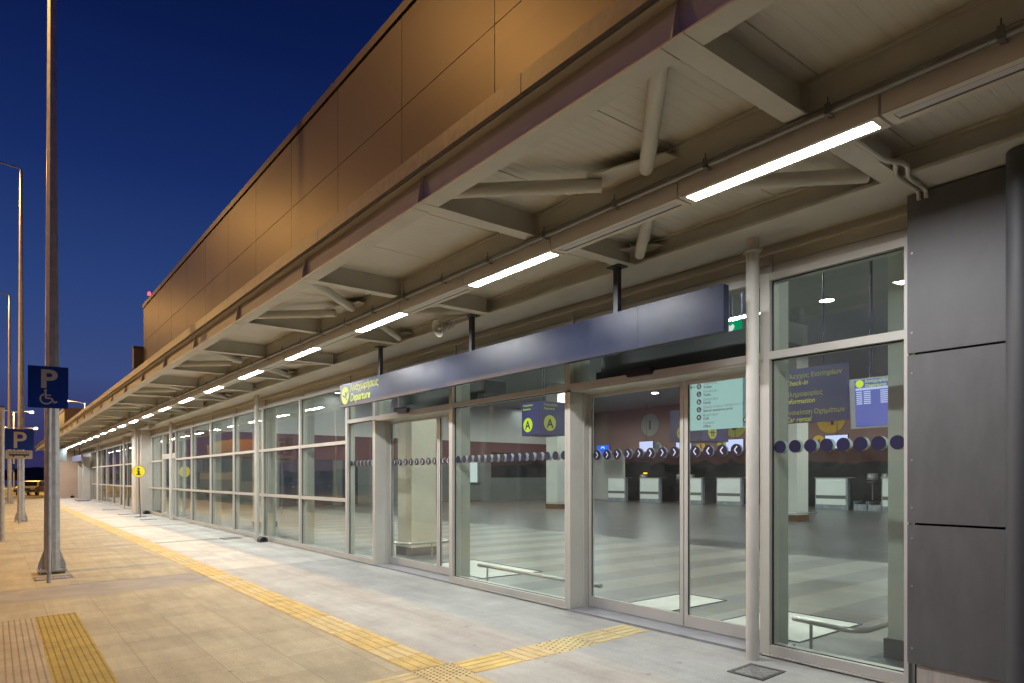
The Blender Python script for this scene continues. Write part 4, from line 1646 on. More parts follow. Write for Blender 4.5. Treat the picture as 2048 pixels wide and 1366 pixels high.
# longitudinal middle beam and wall beam
b = MB()
b.box(XM - 0.075, XM + 0.075, YC0, YC1, ZB + 0.012, ZB + 0.024)
b.box(XM - 0.072, XM - 0.062, YC0, YC1, ZB + 0.0242, ZC + 0.02)
b.build('middle_beam', M_steel, CAN)
b = MB()
b.box(XWB0, XWB1, YC0, 59.3, ZB, ZB + 0.022)
b.box(XWB0 + 0.10, XWB0 + 0.112, YC0, 59.3, ZB + 0.0222, ZC + 0.02)
b.build('wall_beam', M_steel, CAN)
# ribbed soffit sheets
prof = []
b = MB()
for (x0, x1) in ((XE + 0.075, XM - 0.073), (XM - 0.061, XWB0 + 0.098)):
    y = YC0
    pts = []
    n_r = 0
    while y < YC1:
        if n_r % 13 == 12:      # open joint between two sheets
            pts += [(y, ZC), (y + 0.066, ZC), (y + 0.067, ZC + 0.012), (y + 0.074, ZC + 0.012), (y + 0.075, ZC)]
        else:
            pts += [(y, ZC), (y + 0.050, ZC), (y + 0.056, ZC + 0.0022), (y + 0.069, ZC + 0.0022), (y + 0.075, ZC)]
        n_r += 1
        y += 0.075
    nvs = []
    for (yy, zz) in pts:
        nvs += [(x0, yy, zz), (x1, yy, zz)]
    b.add(nvs, [(2 * i, 2 * i + 1, 2 * i + 3, 2 * i + 2) for i in range(len(pts) - 1)])
b.build('soffit', M_soffit, CAN)
b = MB()
for (x0, x1) in ((XM - 0.09, XM - 0.073), (XWB0 + 0.07, XWB0 + 0.098), (XE + 0.076, XE + 0.1)):
    b.box(x0, x1, YC0, YC1, ZC - 0.022, ZC - 0.003)
b.build('soffit_trim', M_steel, CAN)
# diagonal pipes in every other bay, crossing at plates on the middle beam
for k in range(0, len(BY) - 1, 2):
    y0, y1 = BY[k], BY[k + 1]
    ym = (y0 + y1) / 2
    zb = ZB + 0.075
    for (xa, ya_, xb, yb_) in ((XE + 0.10, y0 + 0.14, XM - 0.20, ym - 0.15), (XE + 0.10, y1 - 0.14, XM - 0.25, ym + 0.21),
                               (XM + 0.22, ym - 0.15, XWB0 - 0.02, y0 + 0.14), (XM + 0.22, ym + 0.15, XWB0 - 0.02, y1 - 0.14)):
        b = MB()
        b.tube([(xa, ya_, zb), (xb, yb_, zb)], 0.049, 16)
        b.build('brace', M_steel, CAN)
    b = MB()
    b.prism(Fr((0, 0, zb + 0.040), (1, 0, 0), (0, 1, 0)), [(XM - 0.085, ym - 0.32), (XM - 0.085, ym + 0.30), (XM - 0.17, ym + 0.36), (XM - 0.37, ym + 0.24), (XM - 0.30, ym + 0.02), (XM - 0.20, ym - 0.30)], 0, 0.012)
    b.build('gusset_plate', M_steel, CAN)
    for (yc, sg) in ((y0, 1), (y1, -1)):
        b = MB()
        b.prism(Fr((0, 0, zb + 0.040), (1, 0, 0), (0, 1, 0)), [(XWB0 + 0.09, yc + sg * 0.02), (XWB0 + 0.09, yc + sg * 0.34), (XWB0 - 0.02, yc + sg * 0.30), (XWB0 - 0.16, yc + sg * 0.02)], 0, 0.012)
        b.build('gusset_plate', M_steel, CAN)

# conduit along the lamp row
t = thing('cable_conduit', 'grey metal cable conduit clipped along the canopy lamp row', 'conduit', (3.49, 0, 3.49))
b = MB()
b.tube([(XM - 0.115, YC0, ZB - 0.026), (XM - 0.115, 30, ZB - 0.026), (XM - 0.115, YC1, ZB - 0.026)], 0.026, 14)
b.build('pipe', M_conduit, t)
yy = 0.2
while yy < 50:
    b = MB()
    b.box(XM - 0.146, XM - 0.086, yy - 0.014, yy + 0.014, ZB - 0.057, ZB - 0.053)
    b.box(XM - 0.146, XM - 0.142, yy - 0.014, yy + 0.014, ZB - 0.0529, ZB + 0.002)
    b.tube([(XM - 0.138, yy, ZB - 0.02), (XM - 0.138, yy, ZB + 0.035)], 0.004, 6)
    b.build('clip', M_clamp, t)
    yy += 0.763

# strip lights
LW0, LW1, LZ0, LZ1 = 3.525, 3.685, 3.33, 3.468


def strip_light(y0, lit, label, proto=None):
    t = thing('strip_light', label, 'strip light', (3.605, y0, LZ0), 'lit strip lights under the canopy' if lit else 'dark strip lights under the canopy')
    Ln = 1.25
    b = MB()
    b.box(-0.08, 0.08, 0.003, Ln - 0.003, 0.0045, 0.137)
    b.build('housing', M_house, t, local=True)
    b = MB()
    dh = 0.048 if lit else 0.036
    b.box(-0.0795, -dh - 0.001, 0.0035, Ln - 0.0035, -0.002, 0.0044)
    b.box(dh + 0.001, 0.0795, 0.0035, Ln - 0.0035, -0.002, 0.0044)
    b.box(-dh - 0.0009, dh + 0.0009, 0.0035, 0.045, -0.0018, 0.0043)
    b.box(-dh - 0.0009, dh + 0.0009, Ln - 0.045, Ln - 0.0035, -0.0018, 0.0043)
    b.build('rim', M_rim, t, local=True)
    b = MB()
    z_ = -0.0005 if lit else 0.0035
    b.add([(-dh, 0.0455, z_), (dh, 0.0455, z_), (dh, Ln - 0.0455, z_), (-dh, Ln - 0.0455, z_)], [(0, 3, 2, 1)])
    b.build('diffuser', M_led if lit else M_difoff, t, local=True)
    if not lit:
        b = MB()
        for s_ in (-1, 1):
            b.box(s_ * 0.032 - 0.004, s_ * 0.032 + 0.004, 0.05, Ln - 0.05, 0.0008, 0.0030)
        b.build('groove', M_clamp, t, local=True)
    return t


LP = None
LU = None
for k in range(0, 23):
    y0 = 1.497 + 2.515 * k
    wl = ORD[k + 1] if k >= 0 else 'first'
    lab = ('lit white strip light, %s in the canopy row counting from the camera end' % ORD[k]) if k >= 0 else 'lit white strip light overhead beyond the near end of the canopy row'
    labu = 'dark unlit strip light before the %s lit one in the canopy row' % ORD[k] if k >= 0 else 'dark unlit strip light at the camera end, ahead of all lit ones'
    if LP is None:
        LP = strip_light(y0, True, lab)
        LU = strip_light(y0 - 1.2575, False, labu)
    else:
        dup(LP, (3.605, y0, LZ0), lab)
        dup(LU, (3.605, y0 - 1.2575, LZ0), labu)

# pair of white conduits bending round the wall beam
t = thing('white_conduit', 'pair of pale bent pipes running over the wall beam above the grey cladding', 'conduit', (4.7, 1.7, 3.5))
for (dx, dy) in ((0.0, 0.0), (-0.075, 0.045)):
    b = MB()
    b.tube([(3.75, 1.795 + dy * 0.4, 3.455), (4.28 + dx, 1.80 + dy * 0.4, 3.455), (4.34 + dx, 1.80 + dy * 0.4, 3.455), (4.39 + dx, 1.775 + dy * 0.4, 3.455), (4.45 + dx, 1.748 + dy * 0.6, 3.455), (4.52 + dx, 1.748 + dy * 0.8, 3.455),
            (4.585 + dx, 1.77 + dy, 3.455), (4.66 + dx, 1.80 + dy, 3.455), (4.74 + dx, 1.808 + dy, 3.455), (4.955, 1.81 + dy, 3.455), (4.982, 1.812 + dy, 3.44), (4.985, 1.812 + dy, 3.40)], 0.014, 12)
    b.build('pipe', M_steel, t)

# ------------------------------------------------------------------ downpipes
def downpipe(y, label, x=4.94, r=0.052, ztop=3.47, m=M_steel, zc=3.35):
    t = thing('downpipe', label, 'downpipe', (x, y, 0), 'downpipes on the front')
    b = MB()
    b.tube([(0, 0, -0.01), (0, 0, ztop)], r, 20)
    b.build('pipe', m, t, local=True)
    b = MB()
    b.lathe([(r + 0.001, 0.0), (r + 0.012, 0.004), (r + 0.012, 0.03), (r + 0.001, 0.034)], (0, 0, zc), (0, 0, 1), 20)
    b.box(-0.012, 0.012, r + 0.004, r + 0.035, zc + 0.005, zc + 0.03)
    b.box(-0.012, 0.012, -r - 0.035, -r - 0.004, zc + 0.005, zc + 0.03)
    b.build('clamp', m, t, local=True)
    return t


DP = downpipe(3.09, 'beige downpipe between the near sliding door and the last pane')
dup(DP, (4.94, 16.21, 0), 'beige downpipe just left of the Departure board, by a black floor box')
dup(DP, (4.94, 25.97, 0), 'beige downpipe in front of the glazed side door')
dup(DP, (4.94, 36.7, 0), 'beige downpipe just beyond the concrete pier')
dup(DP, (4.94, 46.85, 0), 'beige downpipe on the far glazing before the entrance pillars')
dup(DP, (4.62, 31.2, 0), 'beige downpipe on the corner of the concrete pier')
downpipe(1.24, 'dark grey round pipe at the edge of the grey cladding', 4.86, 0.085, 3.46, mat('dark_pipe', (0.06, 0.062, 0.07), 0.55, 0.0), 0.20)

# rainwater box at the end of the upper wall
t = thing('rainwater_hopper', 'brown metal hopper box and pipe at the end of the upper wall', 'rainwater hopper', (4.75, 31.75, 4))
b = MB()
b.box(4.60, 5.05, 31.5, 31.95, 6.05, 6.95)
b.box(4.57, 5.08, 31.48, 31.98, 6.951, 7.0)
b.build('box', M_clad, t)
b = MB()
b.tube([(4.86, 31.72, 3.8), (4.86, 31.72, 6.05)], 0.10, 14)
b.build('pipe', M_clad, t)

# red obstruction lights
for (x, y, z, lb) in ((5.02, 30.6, WTOP, 'red obstruction light on the parapet of the upper wall'), (5.1, 71.3, 7.72, 'red obstruction light on the far roof block')):
    t = thing('obstruction_light', lb, 'warning light', (x, y, z), 'red obstruction lights')
    b = MB()
    b.tube([(x, y, z), (x, y, z + 0.22)], 0.025, 8)
    b.build('stem', M_darksteel, t)
    b = MB()
    b.lathe([(0.0, 0.37), (0.04, 0.36), (0.06, 0.31), (0.06, 0.25), (0.045, 0.22)], (x, y, z), (0, 0, 1), 14)
    b.build('lens', M_red, t)
t = thing('roof_mast', 'thin pole aerial standing on the roof', 'aerial', (5.6, 50, 3.8))
b = MB()
b.tube([(4.2, 33.6, 3.78), (4.2, 33.6, 5.4)], 0.012, 6)
b.build('mast', M_darksteel, t)

# ------------------------------------------------------------------ hanging Departure sign
t = thing('departure_sign', 'long dark blue hanging board reading Departure in yellow', 'sign', (4.55, 6.8, 2.66))
SX = 4.55
SZ0, SZ1 = 2.66, 3.035
segs = [(3.10, 3.985), (3.988, 7.215), (7.218, 10.47)]
for (y0, y1) in segs:
    b = MB()
    b.box(SX, SX + 0.07, y0, y1, SZ0, SZ1)
    b.build('board', M_navy, t)
fr = face_street(SX, 10.47, SZ0)
b = MB()
b.disc(fr, 0.145, 0.0005, 0.003, 36, 0.20, 0.187)
b.text(fr, 'Departure', 0.172, 0.395, 0.075, 0.002, 0.18, 0.016, sx=0.98)
b.build('emblem', M_lime, t)
b = MB()
b.text(fr, 'Αναχωρήσεις', 0.158, 0.395, 0.235, 0.002, 0.0, 0.010, sx=0.98)
b.build('lettering', mat('sign_yellow_pale', (0.50, 0.52, 0.10), 0.5), t)
b = MB()
b.prism(fr, [(0.085, 0.205), (0.105, 0.195), (0.125, 0.205), (0.20, 0.175), (0.27, 0.22), (0.315, 0.255), (0.32, 0.235), (0.29, 0.20), (0.225, 0.145), (0.13, 0.165)], 0.0035, 0.005)
b.prism(fr, [(0.205, 0.18), (0.265, 0.205), (0.215, 0.245), (0.19, 0.25)], 0.0036, 0.0055)
b.prism(fr, [(0.20, 0.155), (0.235, 0.16), (0.29, 0.10), (0.262, 0.10)], 0.0037, 0.0058)
b.build('aircraft_pictogram', M_navydot, t)
for y in (4.27, 6.66, 9.08):
    b = MB()
    b.box(SX + 0.012, SX + 0.062, y - 0.028, y + 0.028, SZ1 + 0.001, ZB - 0.012)
    b.box(SX - 0.03, SX + 0.10, y - 0.075, y + 0.075, ZB - 0.0119, ZB - 0.001)
    b.build('hanger', M_darksteel, t)


# ------------------------------------------------------------------ horn loudspeakers
def horn(x, y, z, label):
    t = thing('horn_loudspeaker', label, 'loudspeaker', (x, y, z), 'grey horn loudspeakers under the canopy')
    ax = Vector((-0.90, 0.02, -0.36)).normalized()
    b = MB()
    b.lathe([(0.112, 0.0), (0.115, 0.004), (0.108, 0.006), (0.085, -0.03), (0.062, -0.07), (0.048, -0.11), (0.042, -0.15), (0.0, -0.15)], Vector((x, y, z)), ax, 26)
    b.build('horn', mat('speaker_grey', (0.5, 0.48, 0.42), 0.5), t)
    b = MB()
    b.lathe([(0.0, -0.004), (0.02, -0.006), (0.03, -0.02), (0.034, -0.06), (0.03, -0.1)], Vector((x, y, z)), ax, 16)
    b.build('cone', mat('speaker_cone', (0.42, 0.40, 0.36), 0.5), t)
    b = MB()
    p = Vector((x, y, z)) - ax * 0.15
    b.tube([p, p - ax * 0.07], 0.055, 16)
    b.build('driver', mat('speaker_grey', (0.5, 0.48, 0.42), 0.5), t)
    b = MB()
    q = p + ax * 0.02
    b.tube([q + Vector((0, 0, 0.03)), (q.x + 0.06, q.y - 0.12, ZB - 0.014), (q.x + 0.10, q.y - 0.30, ZB - 0.014)], 0.012, 8)
    b.build('bracket', M_steel, t)
    return t


horn(4.30, 6.98, 3.335, 'grey horn loudspeaker by the middle hanger of the Departure board')
horn(4.45, 27.2, 3.33, 'far grey horn loudspeaker near the glazed side door')


# ------------------------------------------------------------------ lamp posts
def lamp_post(x, y, label, arm=-2.3, head=True):
    z0 = zp(x)
    t = thing('lamp_post', label, 'lamp post', (x, y, z0), 'tall octagonal lamp posts along the kerb')
    H = 12.5
    b = MB()
    n = 8
    rings = []
    for (h, r) in ((0.03, 0.122), (6, 0.084), (H, 0.05)):
        rings.append([(r * math.cos(2 * math.pi * (k + 0.5) / n), r * math.sin(2 * math.pi * (k + 0.5) / n), h) for k in range(n)])
    vs = [p for rg in rings for p in rg]
    b.add(vs, [(i * n + k, i * n + (k + 1) % n, (i + 1) * n + (k + 1) % n, (i + 1) * n + k) for i in range(2) for k in range(n)])
    b.build('shaft', M_galv, t, local=True)
    b = MB()
    b.box(-0.20, 0.20, -0.20, 0.20, 0.045, 0.07)
    for (sx, sy) in ((1, 1), (-1, 1), (1, -1), (-1, -1)):
        b.tube([(sx * 0.165, sy * 0.165, 0.0), (sx * 0.165, sy * 0.165, 0.11)], 0.014, 6)
        b.tube([(sx * 0.165, sy * 0.165, 0.071), (sx * 0.165, sy * 0.165, 0.09)], 0.024, 6)
    b.build('base_plate', M_galv, t, local=True)
    for (dx, dy) in ((1, 0), (-1, 0), (0, 1), (0, -1)):
        b = MB()
        fr = Fr((0, 0, 0.071), (dx, dy, 0), (0, 0, 1))
        b.prism(fr, [(0.105, 0), (0.195, 0), (0.19, 0.07), (0.115, 0.30), (0.105, 0.30)], -0.006, 0.006)
        b.build('gusset', M_galv, t, local=True)
    b = MB()
    b.tube([(0, 0, H - 0.02), (0, 0, H + 0.06), (-0.06, 0, H + 0.1), (arm, 0, H + 0.32)], 0.03, 8)
    b.build('arm', M_galv, t, local=True)
    b = MB()
    hx, hz = arm, H + 0.34
    b.add([(hx - 0.62, -0.09, hz + 0.02), (hx + 0.1, -0.06, hz), (hx + 0.1, 0.06, hz), (hx - 0.62, 0.09, hz + 0.02),
           (hx - 0.6, -0.13, hz + 0.1), (hx + 0.08, -0.07, hz + 0.09), (hx + 0.08, 0.07, hz + 0.09), (hx - 0.6, 0.13, hz + 0.1)],
          [(4, 5, 6, 7), (0, 1, 5, 4), (1, 2, 6, 5), (2, 3, 7, 6), (3, 0, 4, 7), (0, 3, 2, 1)])
    b.build('lantern', mat('lantern_grey', (0.2, 0.2, 0.2), 0.5), t, local=True)
    b = MB()
    b.add([(hx - 0.5, -0.075, hz - 0.004), (hx - 0.1, -0.075, hz - 0.012), (hx - 0.1, 0.075, hz - 0.012), (hx - 0.5, 0.075, hz - 0.004)], [(0, 3, 2, 1)])
    b.build('lens', M_sod, t, local=True)
    return t


LA = lamp_post(0.755, 13.32, 'tall galvanised lamp post behind the wheelchair parking sign')
dup(LA, (0.758, 29.4, zp(.758)), 'tall galvanised lamp post behind the bus parking sign')
dup(LA, (0.735, 50.0, zp(.735)), 'tall galvanised lamp post furthest along the kerb')


# ------------------------------------------------------------------ parking signs
def sign_post(x, y, h, r=0.03):
    b = MB()
    b.tube([(0, 0, -0.01), (0, 0, h)], r, 12)
    return b


def rrect(w_, h_, rad, n=5):
    p = []
    for (cx, cyy, a0) in ((w_ / 2 - rad, h_ / 2 - rad, 0), (-w_ / 2 + rad, h_ / 2 - rad, 90), (-w_ / 2 + rad, -h_ / 2 + rad, 180), (w_ / 2 - rad, -h_ / 2 + rad, 270)):
        for i in range(n + 1):
            a = R(a0 + 90 * i / n)
            p.append((cx + rad * math.cos(a), cyy + rad * math.sin(a)))
    return p


x, y = 0.649, 12.12
z0 = zp(x)
t = thing('disabled_parking_sign', 'blue P parking sign with a white wheelchair symbol', 'road sign', (x, y, z0), 'blue parking signs')
sign_post(x, y, 3.2).build('post', M_galv, t, local=True)
rot = R(-8)
fr = Fr((-0.008, -0.036, 2.85 - z0), (math.cos(rot), math.sin(rot), 0), (0, 0, 1))
b = MB()
b.prism(fr, rrect(0.50, 0.625, 0.012), 0, 0.006)
b.build('plate', M_signblue, t, local=True)
b = MB()
b.text(fr, 'P', 0.375, -0.105, -0.002, 0.0075, 0, 0.03, sx=1.12)
ox, oy = -0.03, -0.165
b.disc(fr, 0.018, 0.0075, 0.009, 16, ox - 0.005, oy + 0.115)
b.stroke(fr, [(ox - 0.005, oy + 0.095), (ox, oy + 0.0)], 0.022, 0.0075, 0.009)
b.stroke(fr, [(ox, oy + 0.045), (ox + 0.062, oy + 0.045)], 0.016, 0.0078, 0.0093)
b.stroke(fr, [(ox, oy + 0.004), (ox + 0.07, oy - 0.002), (ox + 0.105, oy - 0.066), (ox + 0.14, oy - 0.045)], 0.022, 0.0081, 0.0097)
b.ring(fr, 0.062, 0.084, 0.0075, 0.0088, 110, 335, 24, ox + 0.005, oy - 0.01)
b.build('symbol', M_signwhite, t, local=True)
b = MB()
for dz in (-0.21, 0.21):
    b.tube([(0, 0, 2.85 - z0 + dz - 0.015), (0, 0, 2.85 - z0 + dz + 0.015)], 0.036, 12)
b.build('clamp', M_galv, t, local=True)

x, y = 0.674, 28.2
z0 = zp(x)
t = thing('bus_parking_sign', 'blue P sign above a white plate showing a bus', 'road sign', (x, y, z0), 'blue parking signs')
sign_post(x, y, 3.2, 0.035).build('post', M_galv, t, local=True)
fr = Fr((0, -0.045, 2.80 - z0), (math.cos(R(-2)), math.sin(R(-2)), 0), (0, 0, 1))
b = MB()
b.prism(fr, rrect(0.82, 0.70, 0.015), 0, 0.008)
b.build('plate', M_signblue, t, local=True)
b = MB()
b.text(fr, 'P', 0.78, -0.19, -0.285, 0.01, 0, 0.012, sx=1.0)
b.build('symbol', M_signwhite, t, local=True)
fr = Fr((0, -0.045, 2.28 - z0), (math.cos(R(-2)), math.sin(R(-2)), 0), (0, 0, 1))
b = MB()
b.prism(fr, rrect(0.74, 0.29, 0.03), 0, 0.008)
b.build('lower_plate', M_signwhite, t, local=True)
b = MB()
b.prism(fr, [(-0.27, -0.04), (0.27, -0.04), (0.28, 0.02), (-0.28, 0.02)], 0.0085, 0.0095)
b.disc(fr, 0.032, 0.0085, 0.0097, 14, -0.16, -0.05)
b.disc(fr, 0.032, 0.0085, 0.0097, 14, 0.15, -0.05)
b.stroke(fr, [(-0.27, 0.02), (-0.25, 0.085), (0.27, 0.085), (0.272, 0.02)], 0.012, 0.0086, 0.0096)
for k in range(5):
    b.fbox(fr, -0.17 + k * 0.09, -0.16 + k * 0.09, 0.021, 0.08, 0.0087, 0.0098)
b.build('bus_pictogram', M_black, t, local=True)
b = MB()
b.prism(fr, [(c[0] , c[1]) for c in rrect(0.70, 0.25, 0.025)], 0.0080, 0.0082)
b.build('inner_face', M_signwhite, t, local=True)

x, y = 1.9, 72.0
t = thing('distant_parking_sign', 'small far blue P sign on a thin post behind the lamp posts', 'road sign', (1.05, 66.0, -0.3), 'blue parking signs')
sign_post(0, 0, 3.0, 0.03).build('post', M_galv, t, local=True)
fr = Fr((0, -0.04, 2.55), (1, 0, 0), (0, 0, 1))
b = MB()
b.prism(fr, rrect(0.5, 0.68, 0.012), 0, 0.006)
b.build('plate', M_signblue, t, local=True)
b = MB()
b.text(fr, 'P', 0.42, -0.12, -0.08, 0.008, 0, 0.02)
b.fbox(fr, -0.19, 0.19, -0.27, -0.2, 0.007, 0.009)
b.build('symbol', M_signwhite, t, local=True)

t = thing('sign_post', 'plain thin galvanised sign post at the left picture edge', 'post', (0.152, 20.82, zp(.152)))
sign_post(0, 0, 3.35, 0.055).build('tube', M_galv, t, local=True)
b = MB()
b.lathe([(0.0, 0.03), (0.056, 0.0), (0.056, -0.02)], (0, 0, 3.352), (0, 0, 1), 12)
b.build('cap', M_darksteel, t, local=True)

# yellow information sign on a thin stand
x, y = 4.42, 28.75
t = thing('information_sign', 'round yellow information sign with black i on a thin black stand', 'sign', (x, y, zp(x)))
b = MB()
b.tube([(0, 0, 0.02), (-0.055, 0, 1.50)], 0.014, 8)
b.build('stand', M_black, t, local=True)
b = MB()
b.lathe([(0.0, 0.02), (0.20, 0.018), (0.22, 0.008), (0.22, 0.0)], (0, 0, 0.0), (0, 0, 1), 24)
b.build('foot', M_black, t, local=True)
fr = Fr((-0.065, -0.02, 1.74), (0.97, -0.24, 0), (0, 0, 1))
b = MB()
b.disc(fr, 0.226, -0.008, 0.0, 32)
b.build('edge', M_black, t, local=True)
b = MB()
b.disc(fr, 0.216, 0.0005, 0.003, 32)
b.build('disc', M_yellowsign, t, local=True)
b = MB()
b.disc(fr, 0.042, 0.0035, 0.006, 16, -0.005, 0.105)
b.prism(fr, [(-0.065, 0.045), (0.035, 0.045), (0.035, -0.095), (0.07, -0.095), (0.07, -0.135), (-0.075, -0.135), (-0.075, -0.095), (-0.035, -0.095), (-0.035, 0.008), (-0.065, 0.008)], 0.0035, 0.006)
b.build('letter', M_black, t, local=True)

# bait boxes at the foot of the wall
def bait_box(x, y, label, s=1.0):
    t = thing('bait_box', label, 'bait box', (x, y, zp(x)), 'black bait boxes along the wall')
    b = MB()
    fr = Fr((0, -0.11 * s, 0), (1, 0, 0), (0, 0, 1))
    prof = [(0.09 * s * math.cos(R(a)), 0.05 * s + 0.075 * s * math.sin(R(a))) for a in range(0, 181, 15)]
    b.prism(fr, [(0.09 * s, 0)] + prof + [(-0.09 * s, 0)], -0.23 * s, 0)
    b.build('shell', M_black, t, local=True)
    b = MB()
    b.disc(Fr((0, -0.11 * s - 0.0005, 0.055 * s), (1, 0, 0), (0, 0, 1)), 0.045 * s, 0, 0.002, 16)
    b.build('entry_hole', mat('hole_black', (0.004, 0.004, 0.004), 0.9), t, local=True)


bait_box(4.93, 15.75, 'black arched bait box beside the downpipe left of the Departure board')
bait_box(4.95, 30.75, 'black arched bait box by the concrete pier', 1.2)
bait_box(4.6, 59.1, 'far black bait box at the foot of the pink wall', 1.4)

# far entrance: hanging boards and a dark mat stack
t = thing('arrivals_sign', 'blue grey hanging board at the far entrance', 'sign', (4.5, 54, 2.6))
b = MB()
b.box(4.42, 4.49, 50.6, 57.2, 2.58, 2.98)
b.build('board', mat('board_bluegrey', (0.11, 0.12, 0.20), 0.4), t)
b = MB()
for y in (52.2, 55.6):
    b.box(4.43, 4.48, y - 0.03, y + 0.03, 2.981, ZB - 0.001)
b.build('hanger', M_darksteel, t)
t = thing('film_wrapped_screen', 'dark hanging screen wrapped in film under the far canopy', 'screen', (3.6, 45, 2.6))
b = MB()
fr = face_south(2.75, 50.0, 2.50)
b.fbox(fr, 0, 0.85, 0, 0.88, -0.12, 0)
b.build('casing', mat('film_grey', (0.10, 0.12, 0.12), 0.3, var=0.6, vscale=5, streak=(1, 1, 0.2)), t)
b = MB()
b.tube([(3.15, 50.06, 3.381), (3.15, 50.06, ZB)], 0.03, 8)
b.build('hanger', M_darksteel, t)
t = thing('entrance_bench', 'low dark grey bench block at the foot of the far entrance pillars', 'bench', (4.5, 50.6, 0))
b = MB()
b.prism(Fr((0, 0, -0.02), (1, 0, 0), (0, 1, 0)), [(4.2 + p[0] + 0.35, 51.2 + p[1]) for p in rrect(0.7, 2.6, 0.3)], 0.02, 0.10)
b.build('slab', M_thresh, t)
b = MB()
b.box(4.35, 4.75, 50.2, 50.9, 0.0, 0.05)
b.box(4.35, 4.75, 51.5, 52.09, 0.0, 0.05)
b.build('foot', M_black, t)

# ------------------------------------------------------------------ far lamps, car, bus, land
def far_lamp(x, y, h, arms, label):
    t = thing('street_lamp', label, 'street lamp', (x, y, -0.3), 'distant lit street lamps')
    b = MB()
    b.tube([(0, 0, 0), (0, 0, h)], 0.09, 8, r1=0.05)
    b.build('shaft', M_galv, t, local=True)
    for (dx, dy) in arms:
        b = MB()
        b.tube([(0, 0, h - 0.05), (dx * 0.3, dy * 0.3, h + 0.1), (dx, dy, h + 0.2)], 0.035, 6)
        b.build('arm', M_galv, t, local=True)
        b = MB()
        b.lathe([(0.0, 0.12), (0.16, 0.09), (0.2, 0.0)], (dx, dy, h + 0.17), (0, 0, 1), 12)
        b.build('lantern', M_darksteel, t, local=True)
        b = MB()
        b.lathe([(0.19, 0.0), (0.14, -0.10), (0.0, -0.13)], (dx, dy, h + 0.169), (0, 0, 1), 12)
        b.build('lens', M_sodfar, t, local=True)
    return t


far_lamp(1.95, 103.8, 10.0, ((1.8, 0.3), (-1.8, -0.3)), 'lit double-arm street lamp, nearer of the two seen behind the bus parking sign')
far_lamp(3.2, 133, 9.7, ((2.2, 0.3), (-2.2, -0.3)), 'lit double-arm street lamp, further of the two seen behind the bus parking sign')
far_lamp(7.9, 86.6, 10.0, ((-1.7, 0.3),), 'lit single-arm street lamp beside the far brown roof block')
far_lamp(-14.5, 58, 9.0, ((2.0, 0),), 'lit street lamp across the road, mirrored in the glazing')
far_lamp(-14.5, 34, 9.0, ((2.0, 0),), 'lit street lamp across the road opposite the gridded glazing')


def wheel(t, x, y, z, r, wd):
    b = MB()
    b.tube([(x, y - wd / 2, z), (x, y + wd / 2, z)], r, 18)
    o = b.build('wheel', M_black, t, local=True)
    b = MB()
    for s_ in (-1, 1):
        b.tube([(x, y + s_ * wd / 2, z), (x, y + s_ * (wd / 2 + 0.008), z)], r * 0.6, 14)
    b.build('rim', M_inox, o, local=True)


# parked estate car, nose towards the camera
t = thing('parked_car', 'cream estate car parked on the lit forecourt beyond the lamp posts', 'car', (3.0, 80.5, -0.25), rz=R(70))
body = [(-2.1, 0.35), (-2.12, 0.62), (-2.05, 0.78), (-1.2, 0.90), (-0.62, 1.36), (-0.3, 1.44), (1.5, 1.42), (1.95, 1.05), (2.1, 0.95), (2.12, 0.45), (2.05, 0.32)]
M_car = mat('car_cream', (0.52, 0.44, 0.28), 0.3, 0.1, coat=0.5)


def loft_x(b, prof, w0, wtop, zt):
    n = len(prof)

    def wdt(z):
        return w0 if z < 0.9 else w0 + (wtop - w0) * (z - 0.9) / (zt - 0.9)
    vs = [(x, -wdt(z), z) for x, z in prof] + [(x, wdt(z), z) for x, z in prof]
    fs = [tuple(range(n)), tuple(range(2 * n - 1, n - 1, -1))] + [(i, n + i, n + (i + 1) % n, (i + 1) % n) for i in range(n)]
    b.add(vs, fs)


b = MB()
loft_x(b, body, 0.86, 0.68, 1.44)
b.build('body', M_car, t, local=True, recalc=True)
b = MB()
b.add([(-1.17, -0.70, 0.945), (-1.17, 0.70, 0.945), (-0.66, 0.62, 1.345), (-0.66, -0.62, 1.345)], [(0, 1, 2, 3)])
b.add([(1.545, -0.64, 1.40), (1.545, 0.64, 1.40), (1.955, 0.74, 1.06), (1.955, -0.74, 1.06)], [(0, 1, 2, 3)])
for s_ in (-1, 1):
    wv = lambda z: s_ * (0.865 + (0.69 - 0.865) * (z - 0.9) / 0.54 + 0.004)
    for (xa, xb, xc, xd_) in ((-1.0, 0.1, 0.1, -0.52), (0.18, 1.0, 1.0, 0.18), (1.08, 1.75, 1.42, 1.08)):
        b.add([(xa, wv(0.95), 0.95), (xb, wv(0.95), 0.95), (xc, wv(1.34), 1.34), (xd_, wv(1.34), 1.34)], [(0, 1, 2, 3)])
b.build('windows', mat('car_glass', (0.02, 0.022, 0.025), 0.1), t, local=True)
b = MB()
b.box(-2.15, -2.11, -0.5, 0.5, 0.58, 0.72)
b.box(-2.17, -2.06, -0.86, 0.86, 0.38, 0.5801)
b.build('bumper', M_black, t, local=True)
b = MB()
b.box(2.06, 2.17, -0.86, 0.86, 0.38, 0.50)
b.build('bumper', M_black, t, local=True)
for s_ in (-1, 1):
    b = MB()
    b.box(-2.145, -2.10, s_ * 0.68 - 0.14, s_ * 0.68 + 0.14, 0.6, 0.73)
    b.build('headlight', mat('headlight_glass', (0.5, 0.5, 0.45), 0.15), t, local=True)
b = MB()
b.fbox(Fr((-2.175, 0, 0.43), (0, -1, 0), (0, 0, 1)), -0.26, 0.26, -0.055, 0.055, 0, 0.008)
b.build('number_plate', M_signwhite, t, local=True)
for xx in (-1.3, 1.35):
    for s_ in (-1, 1):
        wheel(t, xx, s_ * 0.78, 0.31, 0.31, 0.18)

